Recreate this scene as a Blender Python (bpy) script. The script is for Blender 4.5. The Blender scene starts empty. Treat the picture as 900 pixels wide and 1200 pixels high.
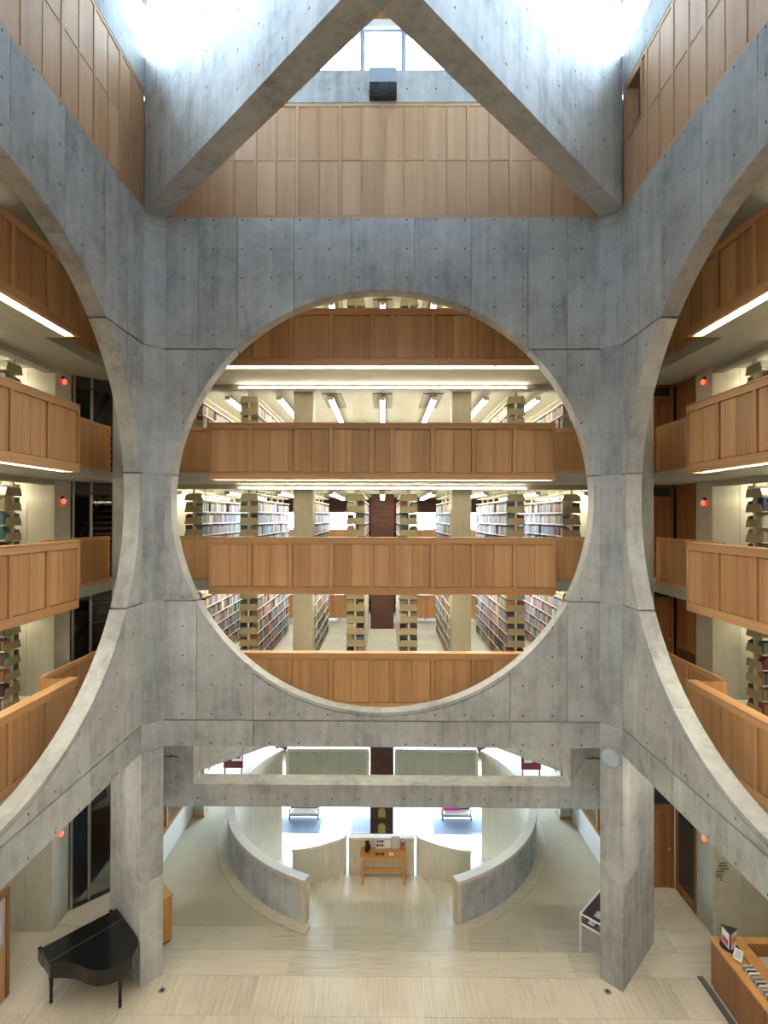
import bpy, bmesh, math, random
from mathutils import Vector, Matrix
random.seed(11)
SC = bpy.context.scene
COL = SC.collection
PI = math.pi

# ------------------------------------------------------------------ camera
CAM = Vector((0.0331, -10.91678, 9.40449))
F_PX, SX_PX, SY_PX = 621.72, -5.158, 1.607
PITCH, YAW, ROLL = 0.00654, 0.00725, -0.00239
def cam_rows():
    cy, sy = math.cos(YAW), math.sin(YAW); cp, sp = math.cos(PITCH), math.sin(PITCH); cr, sr = math.cos(ROLL), math.sin(ROLL)
    A = Matrix(((cy, sy, 0), (-sy, cy, 0), (0, 0, 1)))
    B = Matrix(((1, 0, 0), (0, cp, sp), (0, -sp, cp)))
    C = Matrix(((cr, 0, -sr), (0, 1, 0), (sr, 0, cr)))
    return C @ B @ A
CM = cam_rows()
cd = bpy.data.cameras.new('camera'); cam = bpy.data.objects.new('camera', cd); COL.objects.link(cam)
right, fwd, up = CM[0], CM[1], CM[2]
cam.matrix_world = Matrix(((right[0], up[0], -fwd[0], CAM[0]), (right[1], up[1], -fwd[1], CAM[1]), (right[2], up[2], -fwd[2], CAM[2]), (0, 0, 0, 1)))
cd.sensor_fit = 'HORIZONTAL'; cd.sensor_width = 36.0; cd.lens = F_PX / 900 * 36
cd.shift_x = -SX_PX / 900; cd.shift_y = SY_PX / 900
cd.clip_start = 0.05; cd.clip_end = 300
SC.camera = cam

# ------------------------------------------------------------------ world, exposure
SKY = 31.0
w = bpy.data.worlds.new('sky'); SC.world = w; w.use_nodes = True
bg = w.node_tree.nodes['Background']; bg.inputs[0].default_value = (0.64, 0.81, 1.0, 1); bg.inputs[1].default_value = SKY
SC.view_settings.view_transform = 'Standard'; SC.view_settings.look = 'None'; SC.view_settings.gamma = 1
SC.view_settings.use_curve_mapping = False
SC.view_settings.exposure = 1.2
SC.cycles.max_bounces = 12; SC.cycles.diffuse_bounces = 6; SC.cycles.transparent_max_bounces = 16
SC.cycles.sample_clamp_indirect = 8.0
SC.cycles.use_denoising = True

# ------------------------------------------------------------------ dimensions (metres)
A_, C_, T_ = 4.476, 0.3185, 0.3135        # half wall, corner chamfer, wall thickness
R_, ZC = 4.35, 9.7364                      # circle radius and centre height
HC = Vector((0, -(A_ + C_), 0))            # hall centre in plan
ZT, ZJ1, ZJ2, ZJ3, ZJ, ZB = 15.583, 12.860, 10.264, 7.670, 5.214, 4.679
FL = [5.31, 7.885, 10.45, 13.01]
SLAB = 0.22
OUT = 12.0
HALF = A_ + C_
PAR = 0.92                                 # parapet line behind the wall face
DRC, DR = 5.6, 4.6                         # stair drum centre and radius
LOW = -3.0
FRONT, LEFT, RIGHT, NEAR = 0.0, PI / 2, -PI / 2, PI

# ------------------------------------------------------------------ materials
def mat(name, col, rough=0.6, metal=0.0, build=None):
    m = bpy.data.materials.new(name); m.use_nodes = True
    nt = m.node_tree; b = nt.nodes['Principled BSDF']
    b.inputs['Base Color'].default_value = (*col, 1); b.inputs['Roughness'].default_value = rough; b.inputs['Metallic'].default_value = metal
    if build: build(nt, b)
    return m
def N(nt, t, **k):
    n = nt.nodes.new(t)
    for a, v in k.items(): setattr(n, a, v)
    return n
def math_(nt, op, a, b=None, c=None):
    n = N(nt, 'ShaderNodeMath', operation=op)
    for i, x in enumerate((a, b, c)):
        if x is None: continue
        if isinstance(x, (int, float)): n.inputs[i].default_value = x
        else: nt.links.new(x, n.inputs[i])
    return n.outputs[0]
def noise(nt, vec, scale, detail=4, rough=0.6, stretch=(1, 1, 1)):
    mp = N(nt, 'ShaderNodeMapping'); mp.inputs['Scale'].default_value = stretch
    nt.links.new(vec, mp.inputs['Vector'])
    n = N(nt, 'ShaderNodeTexNoise'); n.inputs['Scale'].default_value = scale; n.inputs['Detail'].default_value = detail; n.inputs['Roughness'].default_value = rough
    nt.links.new(mp.outputs[0], n.inputs['Vector'])
    return n.outputs['Fac']
def ramp(nt, fac, stops):
    r = N(nt, 'ShaderNodeValToRGB')
    e = r.color_ramp.elements
    while len(e) < len(stops): e.new(0.5)
    for i, (p, c) in enumerate(stops): e[i].position = p; e[i].color = (*c, 1)
    nt.links.new(fac, r.inputs[0]); return r.outputs[0]
def mix(nt, fac, a, b, mode='MIX'):
    n = N(nt, 'ShaderNodeMix', data_type='RGBA', blend_type=mode)
    for sock, x in ((n.inputs[0], fac), (n.inputs[6], a), (n.inputs[7], b)):
        if isinstance(x, (int, float)): sock.default_value = x
        elif isinstance(x, tuple): sock.default_value = (*x, 1)
        else: nt.links.new(x, sock)
    return n.outputs[2]
def bump(nt, b, h, strength, dist=0.01):
    n = N(nt, 'ShaderNodeBump'); n.inputs['Strength'].default_value = strength; n.inputs['Distance'].default_value = dist
    nt.links.new(h, n.inputs['Height']); nt.links.new(n.outputs[0], b.inputs['Normal'])
def coords(nt, jitter=True):
    tc = N(nt, 'ShaderNodeTexCoord')
    if not jitter: return tc, tc.outputs['Object'], None
    oi = N(nt, 'ShaderNodeObjectInfo')
    v = N(nt, 'ShaderNodeVectorMath', operation='ADD')
    sc = N(nt, 'ShaderNodeVectorMath', operation='SCALE'); sc.inputs[0].default_value = (31, 17, 23)
    nt.links.new(oi.outputs['Random'], sc.inputs['Scale'])
    nt.links.new(tc.outputs['Object'], v.inputs[0]); nt.links.new(sc.outputs[0], v.inputs[1])
    return tc, v.outputs[0], oi.outputs['Random']
def concrete_build(base, dots=True, stain=1.0):
    def f(nt, b):
        tc, v, rnd = coords(nt)
        n1 = noise(nt, v, 0.9, 6, 0.65)
        n2 = noise(nt, v, 6.0, 5, 0.7)
        n3 = noise(nt, v, 1.3, 5, 0.7, (5, 5, 0.35))
        s = math_(nt, 'ADD', math_(nt, 'MULTIPLY', n1, 0.5), math_(nt, 'ADD', math_(nt, 'MULTIPLY', n2, 0.22), math_(nt, 'MULTIPLY', n3, 0.28)))
        lo = tuple(x * (1 - 0.38 * stain) for x in base); hi = tuple(min(1, x * (1 + 0.30 * stain)) for x in base)
        c = ramp(nt, s, [(0.32, lo), (0.5, base), (0.69, hi)])
        tone = math_(nt, 'MULTIPLY_ADD', rnd, 0.14, 0.93)
        c = mix(nt, 1.0, c, (1, 1, 1), 'MULTIPLY')
        hs = N(nt, 'ShaderNodeHueSaturation'); nt.links.new(tone, hs.inputs['Value']); nt.links.new(c, hs.inputs['Color']); c = hs.outputs[0]
        if dots:
            sp = N(nt, 'ShaderNodeSeparateXYZ'); nt.links.new(tc.outputs['Object'], sp.inputs[0])
            nn = N(nt, 'ShaderNodeSeparateXYZ'); nt.links.new(tc.outputs['Normal'], nn.inputs[0])
            def saw(x, off, per):
                q = math_(nt, 'DIVIDE', math_(nt, 'ADD', x, off), per)
                return math_(nt, 'MULTIPLY', math_(nt, 'SUBTRACT', math_(nt, 'FRACT', math_(nt, 'ADD', q, 0.5)), 0.5), per)
            du = saw(math_(nt, 'ABSOLUTE', sp.outputs[0]), 0.1, 0.6)
            dz = saw(sp.outputs[2], 0.06, 0.6)
            d = math_(nt, 'SQRT', math_(nt, 'ADD', math_(nt, 'MULTIPLY', du, du), math_(nt, 'MULTIPLY', dz, dz)))
            hole = math_(nt, 'MULTIPLY', math_(nt, 'LESS_THAN', d, 0.018), math_(nt, 'GREATER_THAN', math_(nt, 'ABSOLUTE', nn.outputs[1]), 0.9))
            c = mix(nt, hole, c, (0.05, 0.045, 0.04))
        nt.links.new(c, b.inputs['Base Color'])
        bump(nt, b, n2, 0.25, 0.01)
    return f
M = {}
M['concrete'] = mat('cast_concrete', (.33, .325, .31), .75, build=concrete_build((.405, .41, .41), True, 1.5))
M['concrete_soffit'] = mat('concrete_slab', (.42, .40, .34), .8, build=concrete_build((.40, .385, .33), False, .5))
M['concrete_column'] = mat('concrete_column', (.33, .31, .24), .8, build=concrete_build((.33, .31, .24), False, .6))
M['concrete_wall'] = mat('concrete_tower_wall', (.42, .40, .35), .8, build=concrete_build((.48, .46, .38), True, .6))
def wood_build(cols, axis):
    st = (14, 14, .55) if axis == 'z' else (.55, 14, 14)
    def f(nt, b):
        tc, v, rnd = coords(nt)
        g = noise(nt, v, 2.2, 6, .6, st)
        g2 = noise(nt, v, 0.55, 1, .5, tuple(x if x > 1 else .05 for x in st))
        s = math_(nt, 'ADD', math_(nt, 'MULTIPLY', g, .34), math_(nt, 'ADD', math_(nt, 'MULTIPLY', g2, .42), math_(nt, 'MULTIPLY', rnd, .24)))
        c = ramp(nt, s, [(.22, cols[0]), (.5, cols[1]), (.78, cols[2])])
        nt.links.new(c, b.inputs['Base Color'])
        b.inputs['Roughness'].default_value = .45
        bump(nt, b, g, .08, .004)
    return f
OAK = ((.33, .155, .058), (.52, .265, .108), (.68, .39, .185))
OAKD = ((.16, .060, .018), (.26, .105, .032), (.36, .155, .052))
OAKP = ((.38, .21, .105), (.50, .29, .155), (.62, .39, .225))
M['oak'] = mat('oak', OAK[1], build=wood_build(OAK, 'z'))
M['oak_rail'] = mat('oak_rail', OAK[1], build=wood_build(OAK, 'x'))
M['oak_pale'] = mat('oak_pale', OAKP[1], build=wood_build(OAKP, 'z'))
M['oak_pale_rail'] = mat('oak_pale_rail', OAKP[1], build=wood_build(OAKP, 'x'))
M['oak_dark'] = mat('oak_door', OAKD[1], build=wood_build(OAKD, 'z'))
M['oak_honey'] = mat('oak_honey', (.55, .26, .07), .4, build=wood_build(((.42, .18, .04), (.55, .26, .07), (.66, .34, .11)), 'x'))
def trav_build(stretch, base):
    def f(nt, b):
        tc, v, rnd = coords(nt)
        g = noise(nt, v, 3.0, 7, .7, stretch)
        g2 = noise(nt, v, .8, 3, .5)
        s = math_(nt, 'ADD', math_(nt, 'MULTIPLY', g, .62), math_(nt, 'ADD', math_(nt, 'MULTIPLY', g2, .28), math_(nt, 'MULTIPLY', rnd, .1)))
        c = ramp(nt, s, [(.33, tuple(x * .68 for x in base)), (.5, base), (.7, tuple(min(1, x * 1.18) for x in base))])
        nt.links.new(c, b.inputs['Base Color'])
        b.inputs['Roughness'].default_value = .42
        bump(nt, b, g, .1, .004)
    return f
TR = (.60, .53, .43)
M['trav_y'] = mat('travertine_lengthwise', TR, .4, build=trav_build((9, .35, 9), TR))
M['trav_x'] = mat('travertine_crosswise', TR, .4, build=trav_build((.35, 9, 9), TR))
M['trav_z'] = mat('travertine_upright', (.60, .52, .40), .5, build=trav_build((9, 9, .35), (.60, .52, .40)))
def carpet_build(base):
    def f(nt, b):
        tc, v, r = coords(nt, False)
        n = noise(nt, v, 60, 3); n2 = noise(nt, v, 1.2, 3)
        s = math_(nt, 'ADD', math_(nt, 'MULTIPLY', n, .5), math_(nt, 'MULTIPLY', n2, .5))
        nt.links.new(ramp(nt, s, [(.3, tuple(x * .8 for x in base)), (.7, tuple(x * 1.15 for x in base))]), b.inputs['Base Color'])
        bump(nt, b, n, .3, .004)
    return f
M['carpet'] = mat('carpet_beige', (.54, .48, .36), .95, build=carpet_build((.54, .48, .36)))
M['carpet_grey'] = mat('carpet_pale_grey', (.55, .55, .54), .9, build=carpet_build((.55, .55, .54)))
M['lower_floor'] = mat('lower_stone_floor', (.50, .49, .47), .5, build=carpet_build((.50, .49, .47)))
def brick_build(nt, b):
    tc, v, r = coords(nt, False)
    sp = N(nt, 'ShaderNodeSeparateXYZ'); nt.links.new(v, sp.inputs[0])
    cb = N(nt, 'ShaderNodeCombineXYZ'); nt.links.new(math_(nt, 'ADD', sp.outputs[0], sp.outputs[1]), cb.inputs[0]); nt.links.new(sp.outputs[2], cb.inputs[1])
    t = N(nt, 'ShaderNodeTexBrick'); t.inputs['Scale'].default_value = 1; t.inputs['Brick Width'].default_value = .215; t.inputs['Row Height'].default_value = .068
    t.inputs['Mortar Size'].default_value = .006; t.inputs['Color1'].default_value = (.115, .034, .024, 1); t.inputs['Color2'].default_value = (.065, .022, .018, 1); t.inputs['Mortar'].default_value = (.12, .09, .075, 1)
    nt.links.new(cb.outputs[0], t.inputs['Vector']); nt.links.new(t.outputs['Color'], b.inputs['Base Color'])
    bump(nt, b, t.outputs['Fac'], -.4, .01)
M['brick'] = mat('red_brick', (.15, .05, .035), .85, build=brick_build)
M['steel'] = mat('cream_shelf_steel', (.50, .46, .34), .5)
M['steel_white'] = mat('pale_shelf_steel', (.66, .64, .56), .5)
M['bracket'] = mat('khaki_bracket', (.30, .265, .165), .55)
M['white'] = mat('white_paint', (.78, .78, .76), .5)
M['lampbody'] = mat('lamp_body', (.55, .54, .5), .5)
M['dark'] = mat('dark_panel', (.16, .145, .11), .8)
M['darkmetal'] = mat('dark_metal', (.05, .05, .05), .4, .6)
M['alu'] = mat('brushed_metal', (.35, .34, .31), .35, .9)
M['black'] = mat('black_lacquer', (.006, .006, .007), .13)
M['black_matte'] = mat('black_matte', (.012, .012, .013), .6)
M['brass'] = mat('brass', (.55, .38, .12), .35, .8)
M['maroon'] = mat('maroon_cloth', (.16, .018, .03), .85)
M['magenta'] = mat('magenta_cloth', (.65, .02, .38), .8)
M['mat_grey'] = mat('grey_floor_mat', (.085, .105, .15), .9)
M['paper'] = mat('paper', (.80, .79, .77), .7)
M['paper_pink'] = mat('paper_pinkish', (.50, .40, .38), .7)
M['orange'] = mat('orange_print', (.75, .22, .05), .6)
M['red'] = mat('red_print', (.62, .06, .07), .6)
M['blue'] = mat('blue_print', (.12, .2, .42), .6)
M['grey_paint'] = mat('blue_grey_paint', (.33, .37, .44), .5)
M['steel_grey'] = mat('smoked_glass_door', (.045, .05, .055), .12)
M['walnut'] = mat('walnut', (.07, .028, .016), .4)
M['grass'] = mat('lawn_grass', (.09, .13, .045), .95, build=carpet_build((.10, .14, .05)))
M['disc'] = mat('pale_blue_disc', (.50, .55, .63), .5)
M['floor_white'] = mat('white_cushion', (.75, .75, .76), .7)
def glass_mat(name, tint, gl=.06):
    m = bpy.data.materials.new(name); m.use_nodes = True; nt = m.node_tree
    for n in list(nt.nodes): nt.nodes.remove(n)
    o = N(nt, 'ShaderNodeOutputMaterial'); t = N(nt, 'ShaderNodeBsdfTransparent'); g = N(nt, 'ShaderNodeBsdfGlossy'); x = N(nt, 'ShaderNodeMixShader')
    t.inputs[0].default_value = (*tint, 1); g.inputs['Roughness'].default_value = .03; x.inputs[0].default_value = gl
    nt.links.new(t.outputs[0], x.inputs[1]); nt.links.new(g.outputs[0], x.inputs[2]); nt.links.new(x.outputs[0], o.inputs[0])
    return m
M['glass'] = glass_mat('window_glass', (.96, .98, .98))
M['glass_dark'] = glass_mat('screen_glass', (.72, .74, .74), .03)
def emit(name, col, s):
    m = bpy.data.materials.new(name); m.use_nodes = True; nt = m.node_tree
    b = nt.nodes['Principled BSDF']; b.inputs['Base Color'].default_value = (*col, 1)
    b.inputs['Emission Color'].default_value = (*col, 1); b.inputs['Emission Strength'].default_value = s
    return m
M['tube'] = emit('fluorescent_diffuser', (1.0, .92, .68), 17.0)
M['tube_aisle'] = emit('aisle_diffuser', (1.0, .92, .68), 14.0)
M['tube_bright'] = emit('bright_diffuser', (1.0, .97, .87), 34.0)
M['stair_fill'] = emit('stairwell_fill_glow', (1.0, .9, .68), 8.0)  # glow of the added lamps that lighten the stair treads
M['exit'] = emit('exit_lamp_red', (1.0, .10, .04), 1.0)
BOOKC = dict(red=(.40, .05, .04), maroon=(.18, .03, .035), orange=(.55, .20, .06), tan=(.48, .36, .20), cream=(.66, .60, .46), green=(.07, .17, .09),
             teal=(.06, .22, .24), navy=(.04, .06, .17), blue=(.14, .24, .42), black=(.03, .03, .03), grey=(.32, .32, .32), brown=(.20, .11, .05))
for k, c in BOOKC.items(): M['book_' + k] = mat('book_cover_' + k, tuple(.55 * x + .10 * sum(c) / 3 for x in c), .6)
BKEYS = list(BOOKC)

# ------------------------------------------------------------------ mesh helpers
def new_mesh(name, verts, faces, m, smooth=False):
    me = bpy.data.meshes.new(name); me.from_pydata([tuple(v) for v in verts], [], faces); me.update()
    bm = bmesh.new(); bm.from_mesh(me); bmesh.ops.recalc_face_normals(bm, faces=bm.faces); bm.to_mesh(me); bm.free()
    if m is not None: me.materials.append(M[m])
    if smooth:
        for p in me.polygons: p.use_smooth = True
    return me
CACHE = {}
def box_mesh(d, m, bev=0.0):
    key = (round(d[0], 3), round(d[1], 3), round(d[2], 3), m, bev)
    if key in CACHE: return CACHE[key]
    bm = bmesh.new(); bmesh.ops.create_cube(bm, size=1.0)
    bmesh.ops.scale(bm, vec=d, verts=bm.verts)
    if bev: bmesh.ops.bevel(bm, geom=bm.edges[:], offset=min(bev, min(d) * .45), segments=1, affect='EDGES')
    me = bpy.data.meshes.new('block'); bm.to_mesh(me); bm.free(); me.materials.append(M[m]); CACHE[key] = me
    return me
def link(name, me, parent=None, loc=(0, 0, 0), rz=0.0, rot=None):
    o = bpy.data.objects.new(name, me); COL.objects.link(o)
    o.location = loc
    o.rotation_euler = rot if rot else (0, 0, rz)
    if parent: o.parent = parent
    return o
def box(name, parent, lo, hi, m, bev=0.0, rot=None):
    d = [hi[i] - lo[i] for i in range(3)]; c = [(hi[i] + lo[i]) / 2 for i in range(3)]
    return link(name, box_mesh(d, m, bev), parent, c, rot=rot)
def sub(name, part, lo, hi, m, bev=0.0):
    p = part.location; return box(name, part, [lo[i] - p[i] for i in range(3)], [hi[i] - p[i] for i in range(3)], m, bev)
def tag(o, label=None, cat=None, group=None, kind=None):
    if label: o['label'] = label
    if cat: o['category'] = cat
    if group: o['group'] = group
    if kind: o['kind'] = kind
    return o
def pos(p, th):
    q = Matrix.Rotation(th, 3, 'Z') @ (Vector(p) - HC); return q + HC
def thing(name, label, cat, p=(0, 0, 0), th=0.0, group=None, rz=0.0, kind=None):
    o = link(name, None, None, pos(p, th), th + rz)
    return tag(o, label, cat, group, kind)
def struct(name, me, th=0.0, p=(0, 0, 0), label=None):
    o = link(name, me, None, pos(p, th), th); return tag(o, label, None, None, 'structure')
def sbox(name, lo, hi, m, th=0.0, label=None, bev=0.0):
    d = [hi[i] - lo[i] for i in range(3)]; c = [(hi[i] + lo[i]) / 2 for i in range(3)]
    return struct(name, box_mesh(d, m, bev), th, c, label)
def prism(pts, z0, z1, m, smooth=False):
    n = len(pts)
    v = [(x, y, z0) for x, y in pts] + [(x, y, z1) for x, y in pts]
    f = [tuple(range(n))[::-1], tuple(range(n, 2 * n))] + [(i, (i + 1) % n, n + (i + 1) % n, n + i) for i in range(n)]
    return new_mesh('prism', v, f, m)
def lathe(prof, m, n=14, smooth=True):
    v, f = [], []
    for r, z in prof:
        for i in range(n): v.append((r * math.cos(2 * PI * i / n), r * math.sin(2 * PI * i / n), z))
    for j in range(len(prof) - 1):
        for i in range(n): f.append((j * n + i, j * n + (i + 1) % n, (j + 1) * n + (i + 1) % n, (j + 1) * n + i))
    f.append(tuple(range(n))[::-1]); f.append(tuple(range((len(prof) - 1) * n, len(prof) * n)))
    me = new_mesh('turned', v, f, m)
    if smooth:
        for p in me.polygons: p.use_smooth = len(p.vertices) == 4
    return me
def strip_solid(rows, m):
    """rows: list of cross sections (closed loops with equal point count) -> lofted solid"""
    k = len(rows[0]); v = [p for r in rows for p in r]; f = []
    for j in range(len(rows) - 1):
        for i in range(k): f.append((j * k + i, j * k + (i + 1) % k, (j + 1) * k + (i + 1) % k, (j + 1) * k + i))
    f.append(tuple(range(k))[::-1]); f.append(tuple(range((len(rows) - 1) * k, len(rows) * k)))
    return new_mesh('loft', v, f, m)

# ------------------------------------------------------------------ hall walls with the round openings
def wall_cell(ua, ub, z0, z1, rc, v0, v1, sgn, mitre, m='concrete'):
    """solid of the rectangle [ua,ub]x[z0,z1] outside the disc rc, u>=0 side, thickness v0..v1"""
    zs = {z0, z1}
    for i in range(0, 241):
        z = ZC + rc * math.sin(-PI / 2 + PI * i / 240)
        if z0 < z < z1: zs.add(z)
    for u in (ua, ub):
        if u < rc:
            for s in (-1, 1):
                z = ZC + s * math.sqrt(rc * rc - u * u)
                if z0 < z < z1: zs.add(z)
    rows = []
    for z in sorted(zs):
        q = rc * rc - (z - ZC) ** 2
        s = math.sqrt(q) if q > 0 else 0
        a = max(ua, s)
        if ub - a < -1e-6: continue
        a = min(a, ub - .0015)
        bk = ub + mitre
        rows.append([(sgn * a, v0, z), (sgn * ub, v0 if not mitre else v0, z), (sgn * bk, v1, z), (sgn * a, v1, z)])
    if len(rows) < 2 or rows[-1][0][2] - rows[0][0][2] < .01: return None
    return strip_solid(rows, m)
U0 = [0, .65, 1.83, 3.0, 3.81, A_]
BANDS = [(ZB, ZJ, [0, 2.64, A_]), (ZJ, ZJ3, [0, 2.64, 3.81, A_]), (ZJ3, ZJ2, [0, 3.81, A_]), (ZJ2, ZJ1, U0), (ZJ1, ZT, U0)]
PANELS = []
for z0, z1, us in BANDS:
    for a, b in zip(us[:-1], us[1:]):
        for s in (-1, 1):
            g = .005
            rc = R_ + .085 if (z1 <= ZJ3 + .01 and b <= 2.65) else R_
            last = abs(b - A_) < 1e-6
            me = wall_cell(a + g, b - (0 if last else g), z0 + (.015 if z0 != ZB else 0), z1 - (.015 if z1 != ZT else 0), rc, 0, T_, s, T_ if last else 0)
            if me: PANELS.append(me)
# coping band under the opening
for s in (-1, 1):
    rows = []
    t1 = math.asin(2.64 / R_)
    for i in range(41):
        t = t1 * i / 40
        rows.append([(s * r * math.sin(t), v, ZC - r * math.cos(t)) for r, v in ((R_, 0), (R_ + .07, 0), (R_ + .07, T_), (R_, T_))])
    PANELS.append(strip_solid(rows, 'concrete'))
core_v, core_f = [], []
for s in (-1, 1):
    me = wall_cell(0, A_ - .01, ZB + .012, ZT - .005, R_ + .095, .05, T_ - .05, s, T_ - .11)
    off = len(core_v); core_v += [tuple(v.co) for v in me.vertices]; core_f += [tuple(i + off for i in p.vertices) for p in me.polygons]
CORE = new_mesh('wall_core', core_v, core_f, 'concrete')
for nm, th in (('wall_front', FRONT), ('wall_left', LEFT), ('wall_right', RIGHT), ('wall_near', NEAR)):
    wo = struct(nm, CORE, th, label='board formed concrete hall wall with a huge round opening')
    if th != NEAR:
        for me in PANELS: link('panel', me, wo)
    else:
        for me in PANELS: link('panel', me, wo)

# corner piers: diagonal concrete fins, their narrow end shows in the hall corner
PW, PL = C_ * math.sqrt(2), 1.77
PZ = [0, 2.05, ZB, ZJ, ZJ3, ZJ2, ZJ1, 15.375]
def pier(th, label):
    p = (A_ + C_ / 2, -C_ / 2, 0)
    o = link('wall_corner_pier', None, None, pos(p, th), th - PI / 4); tag(o, label, None, None, 'structure')
    # local +y runs outward along the fin
    box('core', o, (-PW / 2 + .015, .015, 0), (PW / 2 - .015, PL - .015, 15.375), 'concrete')
    box('concrete_block', o, (-PW / 2, 0, 15.376), (PW / 2, .14, ZT - .001), 'concrete')
    for a, b in zip(PZ[:-1], PZ[1:]):
        box('concrete_block', o, (-PW / 2, 0, a + (.009 if a else 0)), (PW / 2, PL, b - .009), 'concrete')
    return o
pier(FRONT, 'tall concrete corner pier with a round pale disc, beside the glass display case')
pier(LEFT, 'tall concrete corner pier standing behind the black grand piano')
pier(RIGHT, 'tall concrete corner pier between the near and right hall walls')
pier(NEAR, 'tall concrete corner pier between the near and left hall walls')

# roof cross of deep concrete beams
ZR = 19.95
xr = thing('roof_cross', 'deep crossed concrete roof beams spanning the hall corner to corner', 'beam', HC, 0)
AL = (A_ + C_ / 2) * math.sqrt(2)
for k in range(4):
    box_ = box_mesh((AL - PW / 2 - .002, PW, ZR - ZT), 'concrete')
    a = PI / 4 + k * PI / 2
    rr = (AL + PW / 2) / 2
    link('beam_arm', box_, xr, (rr * math.cos(a), rr * math.sin(a), (ZR + ZT) / 2), a)
link('beam_crossing', box_mesh((PW, PW, ZR - ZT), 'concrete'), xr, (0, 0, (ZR + ZT) / 2), PI / 4)

# upper timber panelling, concrete sill beam and clerestory windows, one set for each side
ZW1 = 17.96; ZS = 18.655; ZH = 19.60
WM = [0, .88, 1.765, 2.645, 3.525, 4.40]
WLAB = {FRONT: ('far wall, under the twin black speakers', 'front'), LEFT: ('left side of the hall', 'left'), RIGHT: ('side wall with a small dark window opening', 'right'), NEAR: ('near wall', 'near')}
for idx, th in enumerate((FRONT, LEFT, RIGHT, NEAR)):
    lab = {FRONT: 'oak wall panelling under the twin speaker box, between the roof beams', LEFT: 'oak wall panelling above the concrete wall over the piano side',
           RIGHT: 'oak wall panelling with a small dark window opening', NEAR: 'oak wall panelling on the near hall wall'}[th]
    o = thing('timber_panelling', lab, 'panelling', (0, 0, ZT), th, 'oak panelling below the clerestory')
    H = ZW1 - ZT
    if th == RIGHT:   # opening in the module next to the far corner
        u0, u1, h0, h1 = -4.27, -3.72, 1.27, 2.24
        box('backing', o, (u1, .045, 0), (A_ + .05, .10, H), 'oak_pale'); box('backing', o, (-A_ - .05, .045, 0), (u0, .10, H), 'oak_pale')
        box('backing', o, (u0, .045, 0), (u1, .10, h0), 'oak_pale'); box('backing', o, (u0, .045, h1), (u1, .10, H), 'oak_pale')
        box('opening_frame', o, (u0 - .05, -.005, h0 - .05), (u0, .30, h1 + .05), 'oak_pale_rail'); box('opening_frame', o, (u1, -.005, h0 - .05), (u1 + .05, .30, h1 + .05), 'oak_pale_rail')
        box('opening_frame', o, (u0, -.005, h1), (u1, .30, h1 + .05), 'oak_pale_rail'); box('opening_frame', o, (u0, -.005, h0 - .05), (u1, .30, h0), 'oak_pale_rail')
        box('dark_pane', o, (u0, .24, h0), (u1, .26, h1), 'black_matte')
    else:
        box('backing', o, (-A_ - .05, .045, 0), (A_ + .05, .10, H), 'oak_pale')
    for z0, z1 in ((0, .06), (H - .06, H)): box('rail', o, (-A_ - .04, .0, z0), (A_ + .04, .045, z1), 'oak_pale_rail')
    for i in range(-5, 6):
        u = (1 if i > 0 else -1) * WM[abs(i)]
        box('stile', o, (u - .035, .0, .06), (u + .035, .045, H - .06), 'oak_pale')
    for i in range(-5, 5):
        ua = (1 if i > 0 else -1) * WM[abs(i)]; ub = (1 if i + 1 > 0 else -1) * WM[abs(i + 1)]
        if th == RIGHT and ua < -4.3:
            box('panel', o, (ua + .035, .012, .06), (ub - .035, .045, h0 - .05), 'oak_pale'); continue
        um = (ua + ub) / 2; zm = H / 2 + .02
        box('mullion', o, (um - .018, .004, .06), (um + .018, .045, H - .06), 'oak_pale')
        for pa, pb in ((ua + .035, um - .018), (um + .018, ub - .035)):
            for z0, z1 in ((.06, zm - .018), (zm + .018, H - .06)):
                box('panel', o, (pa + .005, .016, z0 + .005), (pb - .005, .05, z1 - .005), 'oak_pale')
            box('mid_rail', o, (pa, .006, zm - .018), (pb, .045, zm + .018), 'oak_pale_rail')
    # corner closers beyond the last stile
    sbox('trim_%d' % (idx + 1), (-A_ - .12, .0, ZW1 + .02), (A_ + .12, .35, ZS), 'concrete', th, 'concrete sill beam under the clerestory window')
    wn = link('window_%d' % (idx + 1), None, None, pos((0, 0, ZS), th), th); tag(wn, 'long clerestory window under the roof', None, None, 'structure')
    hw = ZH - ZS
    box('frame', wn, (-A_ - .1, .12, 0), (A_ + .1, .24, .035), 'oak_pale_rail'); box('frame', wn, (-A_ - .1, .12, hw - .05), (A_ + .1, .24, hw), 'grey_paint')
    mu = [-4.45, -3.55, -2.0, -.43, .43, 2.0, 3.55, 4.45]
    for u in mu: box('mullion', wn, (u - .05, .10, .035), (u + .05, .24, hw - .05), 'grey_paint' if abs(u) < 4 else 'oak_pale')
    for a, b in zip(mu[:-1], mu[1:]): box('pane', wn, (a + .05, .165, .035), (b - .05, .171, hw - .05), 'glass')
    sbox('trim_%d' % (idx + 11), (-A_ - .2, .05, ZH), (A_ + .2, .35, ZH + .16), 'white', th, 'white window head board')
    sbox('trim_%d' % (idx + 21), (-A_ - .2, .05, ZH + .16), (A_ + .2, .35, ZR + .02), 'oak_dark', th, 'brown fascia board under the roof')
    # portal: lets the renderer find the sky through this window
    ld = bpy.data.lights.new('window_portal', 'AREA'); ld.shape = 'RECTANGLE'; ld.size = 2 * A_; ld.size_y = hw; ld.cycles.is_portal = True
    lo = bpy.data.objects.new('window_portal', ld); COL.objects.link(lo)
    lo.location = pos((0, .30, ZS + hw / 2), th)
    lo.rotation_euler = (PI / 2, 0, th + PI) if False else (-PI / 2, 0, th)
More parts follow.
